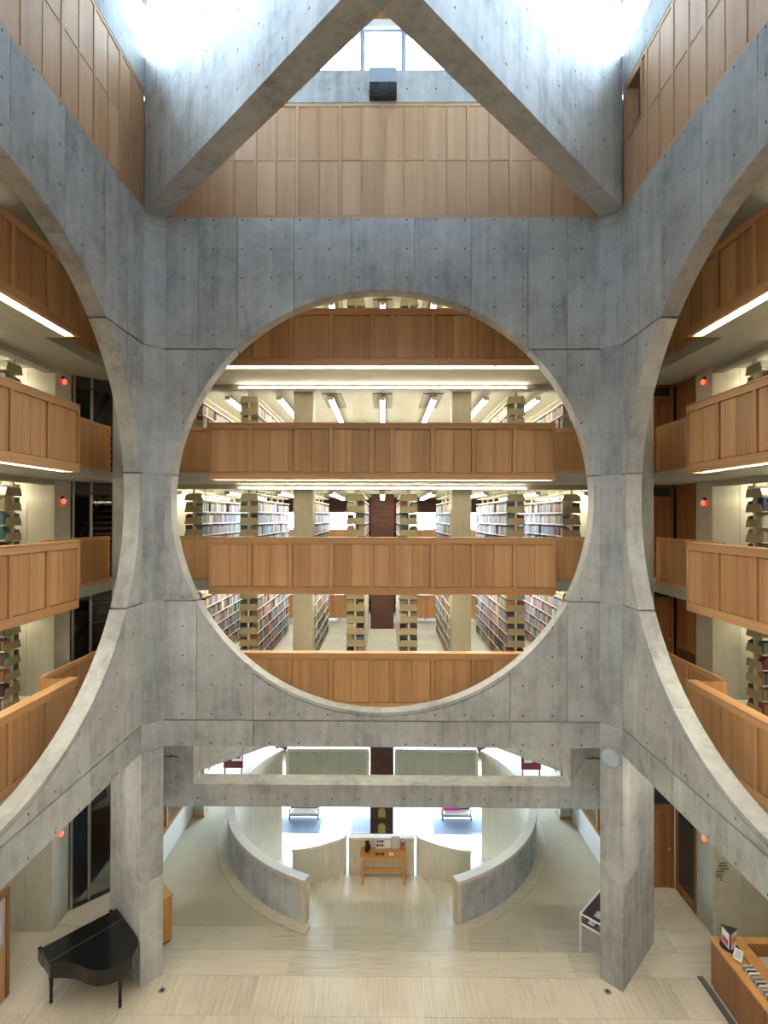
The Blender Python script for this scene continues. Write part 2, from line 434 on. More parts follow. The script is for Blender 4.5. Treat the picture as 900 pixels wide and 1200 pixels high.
sbox('ceiling', (-HALF - .6, -2 * HALF - .6, ZR + .02), (HALF + .6, .6, ZR + .3), 'concrete_soffit', label='flat concrete hall roof')

# twin speaker box on the sill beam
o = thing('speaker_box', 'twin round speaker box mounted on the concrete sill under the top window', 'speaker', (0, 0, 18.0))
hs = box('housing', o, (-.28, -.16, 0), (.285, -.002, .285), 'darkmetal', .01)
box('back_plate', o, (-.285, -.06, .29), (.28, -.002, .665), 'grey_paint', .005)
cone = lathe([(.118, 0), (.118, .02), (.10, .025), (.09, .012), (.03, .004)], 'black_matte', 20)
for s in (-.135, .14): link('speaker_cone', cone, hs, Vector((s, -.161, .145)) - hs.location, rot=(PI / 2, 0, 0))

# ------------------------------------------------------------------ building shell
def ring_mesh(i0, i1, z0, z1, mt, ms):
    v = []
    for r in (i0, i1):
        for z in (z0, z1):
            for x, y in ((-r, -r), (r, -r), (r, r), (-r, r)): v.append((x, y, z))
    f, mi = [], []
    I0, I1, O0, O1 = 0, 4, 8, 12
    for k in range(4):
        n = (k + 1) % 4
        f += [(I1 + k, I1 + n, O1 + n, O1 + k), (I0 + k, O0 + k, O0 + n, I0 + n), (I0 + k, I0 + n, I1 + n, I1 + k), (O0 + k, O1 + k, O1 + n, O0 + n)]
        mi += [0, 1, 1, 1]
    me = new_mesh('ring', v, f, mt); me.materials.append(M[ms])
    for p, i in zip(me.polygons, mi): p.material_index = i
    return me
for i, z in enumerate(FL + [15.60]):
    o = link('floor', ring_mesh(HALF + 1.6, HALF + OUT, z - SLAB, z, 'carpet_grey', 'concrete_soffit'), None, HC); tag(o, 'concrete floor slab of an upper gallery', None, None, 'structure')
o = link('ceiling', ring_mesh(HALF + .36, HALF + OUT + .4, 18.30, 18.55, 'concrete_soffit', 'concrete_soffit'), None, HC); tag(o, 'flat outer roof slab', None, None, 'structure')
# gap closer between hall wall top and upper floor
o = link('ceiling', ring_mesh(HALF + .11, HALF + 1.6, 15.38, 15.58, 'concrete_soffit', 'concrete_soffit'), None, HC); tag(o, 'concrete slab edge above the galleries', None, None, 'structure')

# outer walls; the front one has windows
def wall_with_holes(name, th, x0, x1, z0, z1, holes, m, v0=OUT, v1=OUT + .4, label=None):
    xs = sorted({x0, x1, *[h[0] for h in holes], *[h[1] for h in holes]}); zs = sorted({z0, z1, *[h[2] for h in holes], *[h[3] for h in holes]})
    verts, faces = [], []
    for xa, xb in zip(xs[:-1], xs[1:]):
        for za, zb in zip(zs[:-1], zs[1:]):
            cx, cz = (xa + xb) / 2, (za + zb) / 2
            if any(h[0] < cx < h[1] and h[2] < cz < h[3] for h in holes): continue
            k = len(verts)
            verts += [(xa, v0, za), (xb, v0, za), (xb, v1, za), (xa, v1, za), (xa, v0, zb), (xb, v0, zb), (xb, v1, zb), (xa, v1, zb)]
            faces += [(k, k + 1, k + 5, k + 4), (k + 3, k + 7, k + 6, k + 2), (k, k + 3, k + 2, k + 1), (k + 4, k + 5, k + 6, k + 7), (k, k + 4, k + 7, k + 3), (k + 1, k + 2, k + 6, k + 5)]
    return struct(name, new_mesh(name, verts, faces, m), th, label=label)
WIN = []
for s in (-1, 1):
    WIN.append((min(s * .55, s * 5.2), max(s * .55, s * 5.2), LOW + .05, -1.1))
    WIN.append((min(s * .55, s * 5.2), max(s * .55, s * 5.2), .35, 3.6))
    for z in FL[:3]:
        for a, b in ((.75, 2.35), (2.75, 4.35)): WIN.append((min(s * a, s * b), max(s * a, s * b), z + .98, z + 1.75))
LIM = HALF + OUT
wall_with_holes('wall_outer_front', FRONT, -LIM, LIM, LOW - .3, 18.5, WIN, 'brick', label='red brick outer wall with daylight windows')
for nm, th in (('wall_outer_left', LEFT), ('wall_outer_right', RIGHT), ('wall_outer_near', NEAR)):
    wall_with_holes(nm, th, -LIM - .4, LIM + .4, LOW - .3, 18.5, [], 'brick', label='red brick outer wall')
for i, (a, b, c, d) in enumerate(WIN):
    wn = link('window_%d' % (i + 11), None, None, (0, OUT + .15, 0)); tag(wn, 'daylight window in the brick outer wall', None, None, 'structure')
    box('frame', wn, (a, -.04, c), (b, .04, c + .05), 'oak_dark'); box('frame', wn, (a, -.04, d - .05), (b, .04, d), 'oak_dark')
    n = 3 if b - a > 3 else 1
    for k in range(n + 1):
        x = a + (b - a) * k / n; x = min(max(x, a + .03), b - .03); box('mullion', wn, (x - .03, -.035, c + .05), (x + .03, .035, d - .05), 'oak_dark')
    for k in range(n): box('pane', wn, (a + (b - a) * k / n + .03, -.004, c + .05), (a + (b - a) * (k + 1) / n - .03, .004, d - .05), 'glass')
    if b - a > 3:
        ld = bpy.data.lights.new('window_portal', 'AREA'); ld.shape = 'RECTANGLE'; ld.size = b - a; ld.size_y = d - c; ld.cycles.is_portal = True
        lo = bpy.data.objects.new('window_portal', ld); COL.objects.link(lo); lo.location = ((a + b) / 2, OUT + .35, (c + d) / 2); lo.rotation_euler = (-PI / 2, 0, 0)

lawn = new_mesh('lawn', [(-120, -120, 0), (120, -120, 0), (120, 120, 0), (-120, 120, 0)], [(0, 1, 2, 3)], 'grass')
struct('ground', lawn, 0, (0, 0, LOW - .32), 'green lawn outside the windows')
# ------------------------------------------------------------------ ground floor
def slab_holed(y0, y1, xmax, z0, z1, m, ycut=99):
    """floor slab y0..y1, |x|<xmax minus the stair drum disc (only where y<ycut)"""
    ys = {y0, y1}
    for i in range(121):
        y = DRC - DR * math.cos(PI * i / 120)
        if y0 < y < y1: ys.add(y)
    if y0 < ycut < y1: ys.add(ycut)
    ys = sorted(ys); verts, faces = [], []
    def s(y):
        q = DR * DR - (y - DRC) ** 2
        return math.sqrt(q) if q > 0 else 0
    for ya, yb in zip(ys[:-1], ys[1:]):
        if (ya + yb) / 2 > ycut: sa = sb = 0
        else: sa, sb = s(ya), s(yb)
        for sg in (-1, 1):
            k = len(verts)
            q = [(sg * sa, ya), (sg * xmax, ya), (sg * xmax, yb), (sg * sb, yb)]
            verts += [(x, y, z0) for x, y in q] + [(x, y, z1) for x, y in q]
            faces += [(k, k + 1, k + 2, k + 3), (k + 4, k + 5, k + 6, k + 7)] + [(k + i, k + (i + 1) % 4, k + 4 + (i + 1) % 4, k + 4 + i) for i in range(4)]
    return new_mesh('slab', verts, faces, m)
YF = 1.29
fc = struct('floor', slab_holed(YF, OUT, LIM, -.30, 0, 'carpet', 8.28), label='beige carpet floor around the stair drum')
XF = HALF + 2.65
# subfloor and travertine tiles of the hall
fl = sbox('floor', (-XF, -2 * HALF - 2.65, -.30), (XF, YF, -.012), 'trav_y', label='pale striped travertine floor of the hall')
def tiles(x0, x1, y0, y1, nx, m, stag=0.0):
    w_ = (x1 - x0) / nx; g = .0025
    x = x0 - stag * w_
    while x < x1 - .01:
        a, b = max(x, x0), min(x + w_, x1)
        if b - a > .02: box('tile', fl, (a + g - FLC[0], y0 + g - FLC[1], .0 - FLC[2] - .012), (b - g - FLC[0], y1 - g - FLC[1], .0 - FLC[2]), m)
        x += w_
FLC = fl.location
yy = 0.0; row = 0
tiles(-XF, XF, 0, .645, 10, 'trav_x', .3); tiles(-XF, XF, .645, YF, 10, 'trav_x', .7)
while yy > -6.3:
    tiles(-XF, XF, yy - .88, yy, 9, 'trav_y', (.0, .5)[row % 2]); yy -= .88; row += 1
tiles(-XF, XF, yy - 6, yy, 3, 'trav_y')
for s_ in (-1, 1):
    for i in range(2):
        for j in range(2):
            a, b = sorted((s_ * (5.62 + .91 * i), s_ * (5.62 + .91 * (i + 1))))
            box('tile', fl, (a + .003 - FLC[0], YF + .683 * j + .003 - FLC[1], .0005 - FLC[2]), (b - .003 - FLC[0], YF + .683 * (j + 1) - .003 - FLC[1], .006 - FLC[2]), 'trav_y')
for th in (LEFT, RIGHT): sbox('floor', (-XF, 2.65, -.3), (LIM, OUT, 0.0), 'carpet', th, 'beige carpet floor of the side rooms')
sbox('floor', (XF - .0, -2.65 - .0, -.301), (LIM, YF - .001, -.001), 'carpet', label='floor of the service corner')
sbox('floor', (-LIM, -2.65, -.301), (-XF, YF - .001, -.001), 'carpet', label='floor of the stair corner')
sbox('floor', (-LIM, -2 * HALF - OUT, -.31), (LIM, -2 * HALF - 2.65, -.002), 'carpet', label='floor behind the near wall')
# lower entrance level
sbox('floor', (-8, .5, LOW - .3), (8, OUT, LOW), 'lower_floor', label='bright stone floor of the lower entrance hall')
for s in (-1, 1): sbox('wall_lower_%s' % ('left' if s < 0 else 'right'), (s * 5.4 - .1, .6, LOW), (s * 5.4 + .1, OUT, -.3), 'concrete_wall', label='concrete side wall of the lower entrance hall')
sbox('wall_lower_near', (-5.3, .5, LOW), (5.3, .7, -.3), 'concrete_wall', label='concrete wall under the hall floor')

# landing, stairs and the drum
PH0 = math.asin(1.75 / 4.6); PH1 = math.radians(126)
def dp(r, ph, s): return (-s * r * math.sin(ph), DRC - r * math.cos(ph))      # s=1 left, s=-1 right
land = [(-1.632, YF), (1.632, YF), (4.42 * math.sin(PH0), DRC - 4.42 * math.cos(PH0)), (2.72 * math.sin(PH0), DRC - 2.72 * math.cos(PH0)),
        (-2.72 * math.sin(PH0), DRC - 2.72 * math.cos(PH0)), (-4.42 * math.sin(PH0), DRC - 4.42 * math.cos(PH0))]
struct('floor', prism(land, -.30, 0, 'trav_y'), label='travertine landing at the head of the double stair')
def arc_solid(s, r0, r1, ph0, ph1, zb, zt, m, n=40):
    rows = []
    for i in range(n + 1):
        ph = ph0 + (ph1 - ph0) * i / n
        a, b = dp(r0, ph, s), dp(r1, ph, s)
        z0 = zb(ph) if callable(zb) else zb; z1 = zt(ph) if callable(zt) else zt
        rows.append([(*a, z0), (*b, z0), (*b, z1), (*a, z1)])
    return strip_solid(rows, m)
NST = 18; DPH = (PH1 - PH0) / NST; RISE = -LOW / (NST + 1)
slope = lambda ph: -RISE * (ph - PH0) / DPH
for s in (1, -1):
    sd = 'wood cabinet' if s > 0 else 'glass display case'
    o = thing('curved_balustrade', 'high curved concrete stair wall with travertine cap, on the %s side' % ('piano' if s > 0 else 'display case'), 'balustrade', group='curved stair drum walls')
    link('outer_wall', arc_solid(s, 4.46, 4.6, PH0 + .022, PH1, LOW - .02, .95, 'concrete'), o)
    link('inner_lining', arc_solid(s, 4.42, 4.46, PH0 + .022, PH1, LOW, .95, 'trav_z'), o)
    link('cap', arc_solid(s, 4.395, 4.625, PH0, PH1 + .008, .95, 1.03, 'trav_x', 60), o)
    link('end_post', arc_solid(s, 4.41, 4.61, PH0, PH0 + .022, 0.001, .95, 'trav_z', 2), o)
    cb = link('stone_kerb', arc_solid(s, 4.602, 4.86, PH0 - .03, PH1, .002, .03, 'trav_x', 60), o)
    st = thing('staircase', 'curved travertine stair flight descending inside the drum, %s side' % ('piano' if s > 0 else 'display case'), 'staircase', group='twin curved stair flights')
    for k in range(NST):
        p0 = PH0 + k * DPH; zt = -RISE * (k + 1)
        link('step', arc_solid(s, 2.722, 4.418, p0, p0 + DPH + .02, zt - .30, zt, 'trav_y', 3), st)
    iw = thing('inner_balustrade', 'low curved travertine stair wall sloping down with the steps, %s side' % ('piano' if s > 0 else 'display case'), 'balustrade', group='inner stair walls')
    link('wall', arc_solid(s, 2.57, 2.72, PH0 - .02, PH1, lambda p: max(LOW, slope(p) - .45), lambda p: max(LOW + .9, slope(p) + .88), 'trav_z'), iw)
    link('cap', arc_solid(s, 2.54, 2.75, PH0 - .025, PH1, lambda p: max(LOW + .9, slope(p) + .88), lambda p: max(LOW + .98, slope(p) + .96), 'trav_x'), iw)
o = thing('landing_parapet', 'straight travertine parapet behind the small oak table', 'parapet', (0, 3.10, 0))
box('wall', o, (-.86, 0, -.30), (.86, .14, .88), 'trav_z'); box('cap', o, (-.87, -.03, .88), (.87, .17, .97), 'trav_x', .015)
for s in (-1, 1):
    o = thing('gallery_parapet', 'concrete parapet closing the far side of the stair drum beside the brick pier', 'parapet', (0, 8.32, 0), group='far stair parapets')
    a, b = sorted((s * .52, s * 3.42))
    box('wall', o, (a, 0, -.30), (b, .16, .92), 'concrete_wall'); box('cap', o, (a - .02, -.04, .92), (b + .02, .2, 1.02), 'trav_x', .01)
    for e in (a, b): box('end_post', o, (e - .05, -.03, -.30), (e + .05, .19, .92), 'trav_z')

# brick pier in the middle of the far aisle
o = thing('brick_pier', 'dark red brick pier rising behind the middle book stacks', 'pier', (0, 8.5, LOW))
for z0, z1 in ((LOW, -.301), (0.001, FL[0] - SLAB - .001)) + tuple((FL[i] + .001, FL[i + 1] - SLAB - .001) for i in range(3)):
    box('brickwork', o, (-.42, 0, z0 - LOW), (.42, .8, z1 - LOW), 'brick')
# cross beam below the far wall, with raised ends and diagonal walls
o = thing('cross_beam', 'low concrete beam crossing in front of the stair drum between the piers', 'beam', (0, .95, 2.925))
box('beam', o, (-4.2, 0, 0), (4.2, .48, .495), 'concrete', .004)
for s in (-1, 1):
    a, b = sorted((s * 4.203, s * 5.40))
    tp = FL[0] - SLAB - 2.925
    for nm_, pl in (('beam_end', [(5.40, 0), (4.203, 0), (4.203, .575), (4.55, 1.09), (5.40, 1.09)]), ('raised_block', [(5.40, 1.125), (4.565, 1.125), (4.203, .60), (4.203, tp), (5.40, tp)])):
        n = len(pl); v = [(s * x, 0, z) for x, z in pl] + [(s * x, .48, z) for x, z in pl]
        link(nm_, new_mesh(nm_, v, [tuple(range(n)), tuple(range(n, 2 * n))[::-1]] + [(i, (i + 1) % n, n + (i + 1) % n, n + i) for i in range(n)], 'concrete'), o)
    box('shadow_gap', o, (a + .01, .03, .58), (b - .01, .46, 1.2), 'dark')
for s in (-1, 1):
    d = thing('diagonal_wall', 'diagonal concrete downstand meeting the cross beam, %s side' % ('piano' if s < 0 else 'display case'), 'beam', (s * 4.2, 1.44, 3.50), 0, 'diagonal downstand walls', rz=PI / 4 if s < 0 else 3 * PI / 4)
    if s < 0: box('wall', d, (0, 0, 0), (3.2, .3, FL[0] - SLAB - 3.5), 'concrete')
    else: box('wall', d, (0, -.3, 0), (3.2, 0, FL[0] - SLAB - 3.5), 'concrete')

# ------------------------------------------------------------------ lamps
LAMPS = {}
def lamp(kind, label, p, th, rz, L, group, dark_board=False):
    """slim fluorescent batten, local x is its length, hangs below z=0"""
    o = thing('fluorescent_lamp', label, 'lamp', p, th, group, rz)
    if kind == 'rail':
        box('housing', o, (-L / 2, -.05, .06), (L / 2, .05, .10), 'lampbody'); box('diffuser', o, (-L / 2 + .01, -.03, .028), (L / 2 - .01, .03, .06), 'tube')
    elif kind in ('beam', 'bright'):
        box('housing', o, (-L / 2, .0, -.05), (L / 2, .06, .01), 'dark'); box('diffuser', o, (-L / 2 + .01, -.035, -.048), (L / 2 - .01, -.001, -.012), 'tube' if kind == 'beam' else 'tube_bright')
    else:
        box('hanger', o, (-L / 3 - .01, -.01, -.001), (-L / 3 + .01, .01, .10), 'alu'); box('hanger', o, (L / 3 - .01, -.01, -.001), (L / 3 + .01, .01, .10), 'alu')
        box('housing', o, (-L / 2, -.075, -.045), (L / 2, .075, 0), 'lampbody')
        box('diffuser', o, (-L / 2 + .04, -.065, -.10), (L / 2 - .04, .065, -.046), 'tube_aisle', .012)
        for s in (-1, 1): box('end_cap', o, (s * (L / 2 - .02) - .019, -.07, -.105), (s * (L / 2 - .02) + .019, .07, -.046), 'lampbody')
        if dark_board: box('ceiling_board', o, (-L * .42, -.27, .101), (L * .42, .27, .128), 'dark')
    return o
SIDE = {FRONT: 'far', LEFT: 'piano-side', RIGHT: 'desk-side'}
LVN = ['lowest', 'second', 'third', 'topmost']

# ------------------------------------------------------------------ galleries
MOD = [.225 + .911 * k for k in range(5)]
def parapet(th, li):
    z = FL[li]
    o = thing('balcony_parapet', 'long panelled oak balcony parapet of the %s gallery on the %s side' % (LVN[li], SIDE[th]), 'parapet', (0, PAR, z), th, 'oak balcony parapets')
    zb, zt = -.215, 1.06
    W = MOD[4]
    box('backing', o, (-W, .05, zb), (W, .09, zt - .03), 'oak')
    box('top_rail', o, (-W, 0, zt - .14), (W, .05, zt - .03), 'oak_rail'); box('bottom_rail', o, (-W, 0, zb), (W, .05, zb + .16), 'oak_rail')
    box('cap', o, (-W - .01, -.012, zt - .03), (W + .01, .20, zt), 'oak_rail', .006)
    bounds = [-x for x in MOD[::-1]] + MOD
    for u in bounds:
        a, b = (u - .045, u + .045) if abs(u) < W - .01 else ((u, u + .06) if u < 0 else (u - .06, u))
        box('stile', o, (a, 0, zb + .16), (b, .05, zt - .14), 'oak')
    for ua, ub in zip(bounds[:-1], bounds[1:]):
        a, b = ua + .045, ub - .045
        n = 1 if b - a < .5 else 2
        for k in range(n):
            pa, pb = a + (b - a) * k / n, a + (b - a) * (k + 1) / n
            box('panel', o, (pa + (.012 if k == 0 else .003), .026, zb + .172), (pb - (.012 if k == n - 1 else .003), .055, zt - .152), 'oak', .004)
    for s in (-1, 1):                                # closed ends and wing parapets set back at the slab edge
        a, b = sorted((s * W, s * (W - .04)))
        box('end_panel', o, (a, .09, zb), (b, .72, zt - .03), 'oak')
    for s in (-1, 1):
        wv = 1.60 - PAR
        a, b = sorted((s * (W + .005), s * (6.39 if th == FRONT else 6.31)))
        box('wing_panel', o, (a, wv + .02, .07), (b, wv + .06, zt - .05), 'oak'); 
        box('wing_rail', o, (a, wv, zt - .09), (b, wv + .07, zt), 'oak_rail'); box('wing_rail', o, (a, wv, 0.0), (b, wv + .07, .07), 'oak_rail')
        for k in range(3): 
            u = a + (b - a) * (k + .0) / 2
            u = min(max(u, a + .03), b - .03)
            box('wing_stile', o, (u - .03, wv, .07), (u + .03, wv + .02, zt - .09), 'oak')
    sbox('floor', (-W, PAR + .27, z - SLAB), (W, 1.6, z - .001), 'concrete_soffit', th, 'balcony floor behind the oak parapet')
    for k in range(6):
        lamp('rail', 'thin fluorescent strip under the %s oak parapet on the %s side' % (LVN[li], SIDE[th]), (-3.2 + 1.28 * k, PAR + .18, z - SLAB), th, 0, 1.24, 'strip lamps under the parapets')
for th in (FRONT, LEFT, RIGHT):
    for li in range(4): parapet(th, li)

# beams along the stacks and their lamps
for th in (FRONT, LEFT, RIGHT):
    for li in range(4):
        zc = (FL + [15.60])[li + 1] - SLAB
        sbox('trim_%d' % (40 + li), (-5.9, 2.66, zc - .12), (5.9, 2.90, zc), 'concrete_soffit', th, 'concrete beam at the front of the book stacks')
        for k in range(6):
            lamp('beam', 'fluorescent batten on the beam above the %s book stacks, %s side' % (LVN[li], SIDE[th]), (-3.06 + 1.224 * k, 2.60, zc - .065), th, 0, 1.21, 'battens along the stack beams')
for li in range(4):
    zc = (FL + [15.60])[li + 1] - SLAB
    sbox('trim_%d' % (50 + li), (-5.9, 2.66, zc - .12), (5.9, 2.90, zc), 'concrete_soffit', NEAR, 'concrete beam behind the near gallery')
    for k in range(6): lamp('bright', 'fluorescent batten along the beam of the %s near gallery' % LVN[li], (-3.06 + 1.224 * k, 2.60, zc - .065), NEAR, 0, 1.21, 'battens of the near galleries')
for th in (LEFT, RIGHT):
    for k in range(6):
        lamp('bright', 'fluorescent batten on the ground floor ceiling on the %s side' % SIDE[th], (-1.0 + 1.224 * k * (1), 2.60, 4.9), th, 0, 1.21, 'ground floor battens') if th == LEFT else lamp('bright', 'fluorescent batten on the ground floor ceiling on the %s side' % SIDE[th], (1.0 - 1.224 * k, 2.60, 4.9), th, 0, 1.21, 'ground floor battens')
    sbox('trim_60', (-5.9, 2.66, 4.8), (5.9, 2.90, FL[0] - SLAB), 'concrete_soffit', th, 'concrete beam over the ground floor side rooms')

# stair tower / service walls flanking the stacks
for th in (FRONT, LEFT, RIGHT):
    for s in (-1, 1):
        z0 = FL[0] if th == FRONT else 0
        lv = [(FL[i], (FL + [15.6])[i + 1] - SLAB) for i in range(4)]
        if th != FRONT: lv = [(0, FL[0] - SLAB)] + lv
        for a, b in lv:
            x0, x1 = sorted((s * 5.9, s * 6.06))
            sbox('wall_tower_%s' % ('left' if s < 0 else 'right'), (x0, 2.66 + .63, a + .001), (x1, OUT, b - .001), 'concrete_wall', th, 'concrete wall flanking the book stacks')
            x0, x1 = sorted((s * 5.905, s * 6.53))
            sbox('wall_tower_pier_%s' % ('left' if s < 0 else 'right'), (x0, 2.66, a + .001), (x1, 2.66 + .625, b - .001), 'concrete_wall', th, 'concrete pier at the end of the stack wall')

# columns in the far stacks
for s in (-1, 1):
    o = thing('concrete_column', 'square concrete column standing at the end of a book stack', 'column', (s * 2.08, 2.97, FL[0]), group='stack columns')
    for i in range(4):
        box('shaft', o, (-.25, 0, FL[i] - FL[0] + .001), (.25, .5, (FL + [15.6])[i + 1] - SLAB - FL[0] - .001), 'concrete_column')

# book stacks
SHZ = [.10, .41, .72, 1.03, 1.34, 1.65, 1.96]
BOOKS = []
brk = new_mesh('bracket', [(-.245, -.006, 0), (.245, -.006, 0), (.205, -.006, .17), (-.205, -.006, .17), (-.245, .006, 0), (.245, .006, 0), (.205, .006, .17), (-.205, .006, .17)],
               [(0, 1, 2, 3), (7, 6, 5, 4), (0, 4, 5, 1), (1, 5, 6, 2), (2, 6, 7, 3), (3, 7, 4, 0)], 'bracket')
def stack(th, li, u, v0, L, vis, where):
    z = FL[li]
    o = thing('book_stack', 'cream steel book stack %s, %s gallery' % (where, LVN[li]), 'bookshelf', (u, v0, z + .001), th, 'steel book stacks')
    n = max(1, int(L / .92))
    for k in range(n + 1):
        v = min(max(L * k / n, .025), L - .025)
        box('upright', o, (-.025, v - .025, 0), (.025, v + .025, 2.30), 'steel')
    for zi, sz in enumerate(SHZ):
        for s in (-1, 1):
            a, b = sorted((s * .026, s * .235))
            box('shelf', o, (a, .012, sz - .022), (b, L, sz), 'steel_white')
        link('end_bracket', brk, o, (0, -.001, sz - .02))
        if zi == 6: box('canopy', o, (-.21, .012, sz + .16), (.21, L, sz + .175), 'steel_white')
    box('spine_panel', o, (-.004, .05, .10), (.004, L - .05, 2.0), 'steel')
    for zi, sz in enumerate(SHZ[:6]):
        for s in (vis, -vis):
            v = .03
            end = L - .03 if s == vis else .5
            while v < end:
                if random.random() < .035: v += random.uniform(.05, .22); continue
                run = random.choice(BKEYS) if random.random() < .5 else None
                for _ in range(random.randint(1, 5)):
                    w_ = random.uniform(.022, .05); h = random.uniform(.19, .268); d = random.uniform(.14, .185)
                    if v + w_ > end: v = end; break
                    key = run or random.choice(BKEYS)
                    BOOKS.append((th, li, u, s, v0 + v, w_ - .001, h, d, z + sz + .0015, key, where))
                    v += w_
    return o
V0 = 2.98
SL = 4.7
for li in range(3):
    for s in (-1, 1):
        sd = 'piano side' if s < 0 else 'display case side'
        if li < 2: stack(FRONT, li, s * .70, V0, SL, -s, 'beside the brick pier aisle, ' + sd)
        if li < 2: stack(FRONT, li, s * 2.10, V0 + .52, SL - .52, -s, 'behind the column, ' + sd)
        stack(FRONT, li, s * 3.50, V0, SL, -s, 'between column and wall, ' + sd)
        stack(FRONT, li, s * 4.95, V0, SL, -s, 'along the far wall, ' + sd)
for s in (-1, 1): stack(FRONT, 3, s * .70, V0, SL, -s, 'beside the brick pier aisle, ' + ('piano side' if s < 0 else 'display case side'))
for li in range(3):
    for th, s in ((LEFT, 1), (RIGHT, -1)):
        stack(th, li, s * 4.85, V0 - .12, 3.2, -s, 'next to the wall over the %s' % ('piano' if th == LEFT else 'reading desk'))
        stack(th, li, s * 3.45, V0 - .12, 3.2, -s, 'second from the wall over the %s' % ('piano' if th == LEFT else 'reading desk'))
# aisle lamps
AIS = {0: 'middle aisle', 1.4: 'aisle before the column', 2.8: 'aisle past the column', 4.2: 'second last aisle', 5.5: 'last aisle'}
for li in range(4):
    zc = (FL + [15.60])[li + 1] - SLAB
    us = [0, 1.4, -1.4, 2.8, -2.8, 4.2, -4.2] + ([5.5, -5.5] if li < 3 else [])
    if li == 3: us = us[:5]
    for u in us:
        for k in range(2):
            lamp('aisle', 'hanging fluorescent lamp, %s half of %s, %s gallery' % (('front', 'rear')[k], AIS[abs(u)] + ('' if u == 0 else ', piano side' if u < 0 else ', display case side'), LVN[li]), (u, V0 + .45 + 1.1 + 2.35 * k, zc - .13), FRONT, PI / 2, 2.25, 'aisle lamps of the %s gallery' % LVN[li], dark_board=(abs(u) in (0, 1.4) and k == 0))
for li in range(3):
    zc = FL[li + 1] - SLAB
    for th, s in ((LEFT, 1), (RIGHT, -1)):
        for u in (5.5, 4.15, 2.75):
            lamp('aisle', 'long hanging fluorescent lamp over the %s side stack aisle of the %s gallery' % ('piano' if th == LEFT else 'desk', LVN[li]), (s * u, V0 + .2 + 1.2, zc - .13), th, PI / 2, 2.3, 'side aisle lamps')

# books: the 300 that show largest become things, the rest one mass
def book_box(b):
    th, li, u, s, v, w_, h, d, z, key, where = b
    x0, x1 = u + s * .225, u + s * (.225 - d)
    return min(x0, x1), max(x0, x1), v, v + w_, z, z + h
def score(b):
    x0, x1, y0, y1, z0, z1 = book_box(b)
    c = pos(((x0 + x1) / 2, (y0 + y1) / 2, (z0 + z1) / 2), b[0])
    nrm = Matrix.Rotation(b[0], 3, 'Z') @ Vector((b[3], 0, 0))
    d = CAM - c; L = d.length
    a = b[5] * b[6] * max(0, nrm.dot(d) / L) / (L * L)
    if a <= 0: return 0
    lp = Matrix.Rotation(-b[0], 3, 'Z') @ (c - HC) + HC; lc = Matrix.Rotation(-b[0], 3, 'Z') @ (CAM - HC) + HC
    t = (0 - lc.y) / (lp.y - lc.y); q = lc + (lp - lc) * t
    if q.x ** 2 + (q.z - ZC) ** 2 > (R_ - .1) ** 2: return 0
    t = (PAR - lc.y) / (lp.y - lc.y); q = lc + (lp - lc) * t
    for f in FL:
        if f - .25 < q.z < f + 1.08 and abs(q.x) < 3.95: return 0
    px = CM @ (c - CAM); X = 450 + SX_PX + F_PX * px.x / px.y
    if not 4 < X < 896: return 0
    # the columns hide what stands behind them
    if b[0] == FRONT:
        t = (2.95 - lc.y) / (lp.y - lc.y); q = lc + (lp - lc) * t
        if 1.8 < abs(q.x) < 2.35: return 0
    return a
sc_ = sorted(range(len(BOOKS)), key=lambda i: -score(BOOKS[i]))
HERO = set(sc_[:300])
for i in sc_[:300]:
    b = BOOKS[i]; x0, x1, y0, y1, z0, z1 = book_box(b)
    o = link('book', box_mesh((round(x1 - x0, 2), round(y1 - y0, 3), round(z1 - z0, 2)), 'book_' + b[9]), None, pos(((x0 + x1) / 2, (y0 + y1) / 2, z0 + round(z1 - z0, 2) / 2), b[0]), b[0])
    tag(o, '%s book, stack %s, %s gallery' % (b[9], b[10], LVN[b[1]]), 'book', '%s books, %s gallery, stack %s' % (b[9], LVN[b[1]], b[10]))
verts, faces, mi = [], [], []
for i, b in enumerate(BOOKS):
    if i in HERO: continue
    x0, x1, y0, y1, z0, z1 = book_box(b); k = len(verts)
    R3 = Matrix.Rotation(b[0], 3, 'Z')
    for x, y, zz in ((x0, y0, z0), (x1, y0, z0), (x1, y1, z0), (x0, y1, z0), (x0, y0, z1), (x1, y0, z1), (x1, y1, z1), (x0, y1, z1)):
        verts.append(tuple(R3 @ (Vector((x, y, zz)) - HC) + HC))
    faces += [(k + 3, k + 2, k + 1, k), (k + 4, k + 5, k + 6, k + 7), (k, k + 1, k + 5, k + 4), (k + 1, k + 2, k + 6, k + 5), (k + 2, k + 3, k + 7, k + 6), (k + 3, k, k + 4, k + 7)]
    mi += [BKEYS.index(b[9])] * 6
me = bpy.data.meshes.new('books'); me.from_pydata(verts, [], faces); me.update()
for k in BKEYS: me.materials.append(M['book_' + k])
me.polygons.foreach_set('material_index', mi); me.update()
tag(link('shelved_books', me), 'mass of small coloured books filling the steel stacks', 'books', None, 'stuff')

# oak carrel fronts by the far windows
for li in range(3):
    for s in (-1, 1):
        o = thing('study_carrel', 'oak study carrel front below the far window, %s gallery, %s' % (LVN[li], 'piano side' if s < 0 else 'display case side'), 'carrel', (0, 10.1, FL[li] + .001), group='oak carrels by the windows')
        a, b = sorted((s * .75, s * 4.6))
        box('front_board', o, (a, 0, .08), (b, .04, .98), 'oak'); box('top_board', o, (a, -.02, .98), (b, .5, 1.01), 'oak_rail')
        for k in range(5):
            u = a + (b - a) * k / 4; u = min(max(u, a + .03), b - .03); box('divider', o, (u - .02, .04, .0), (u + .02, .9, .97), 'oak')

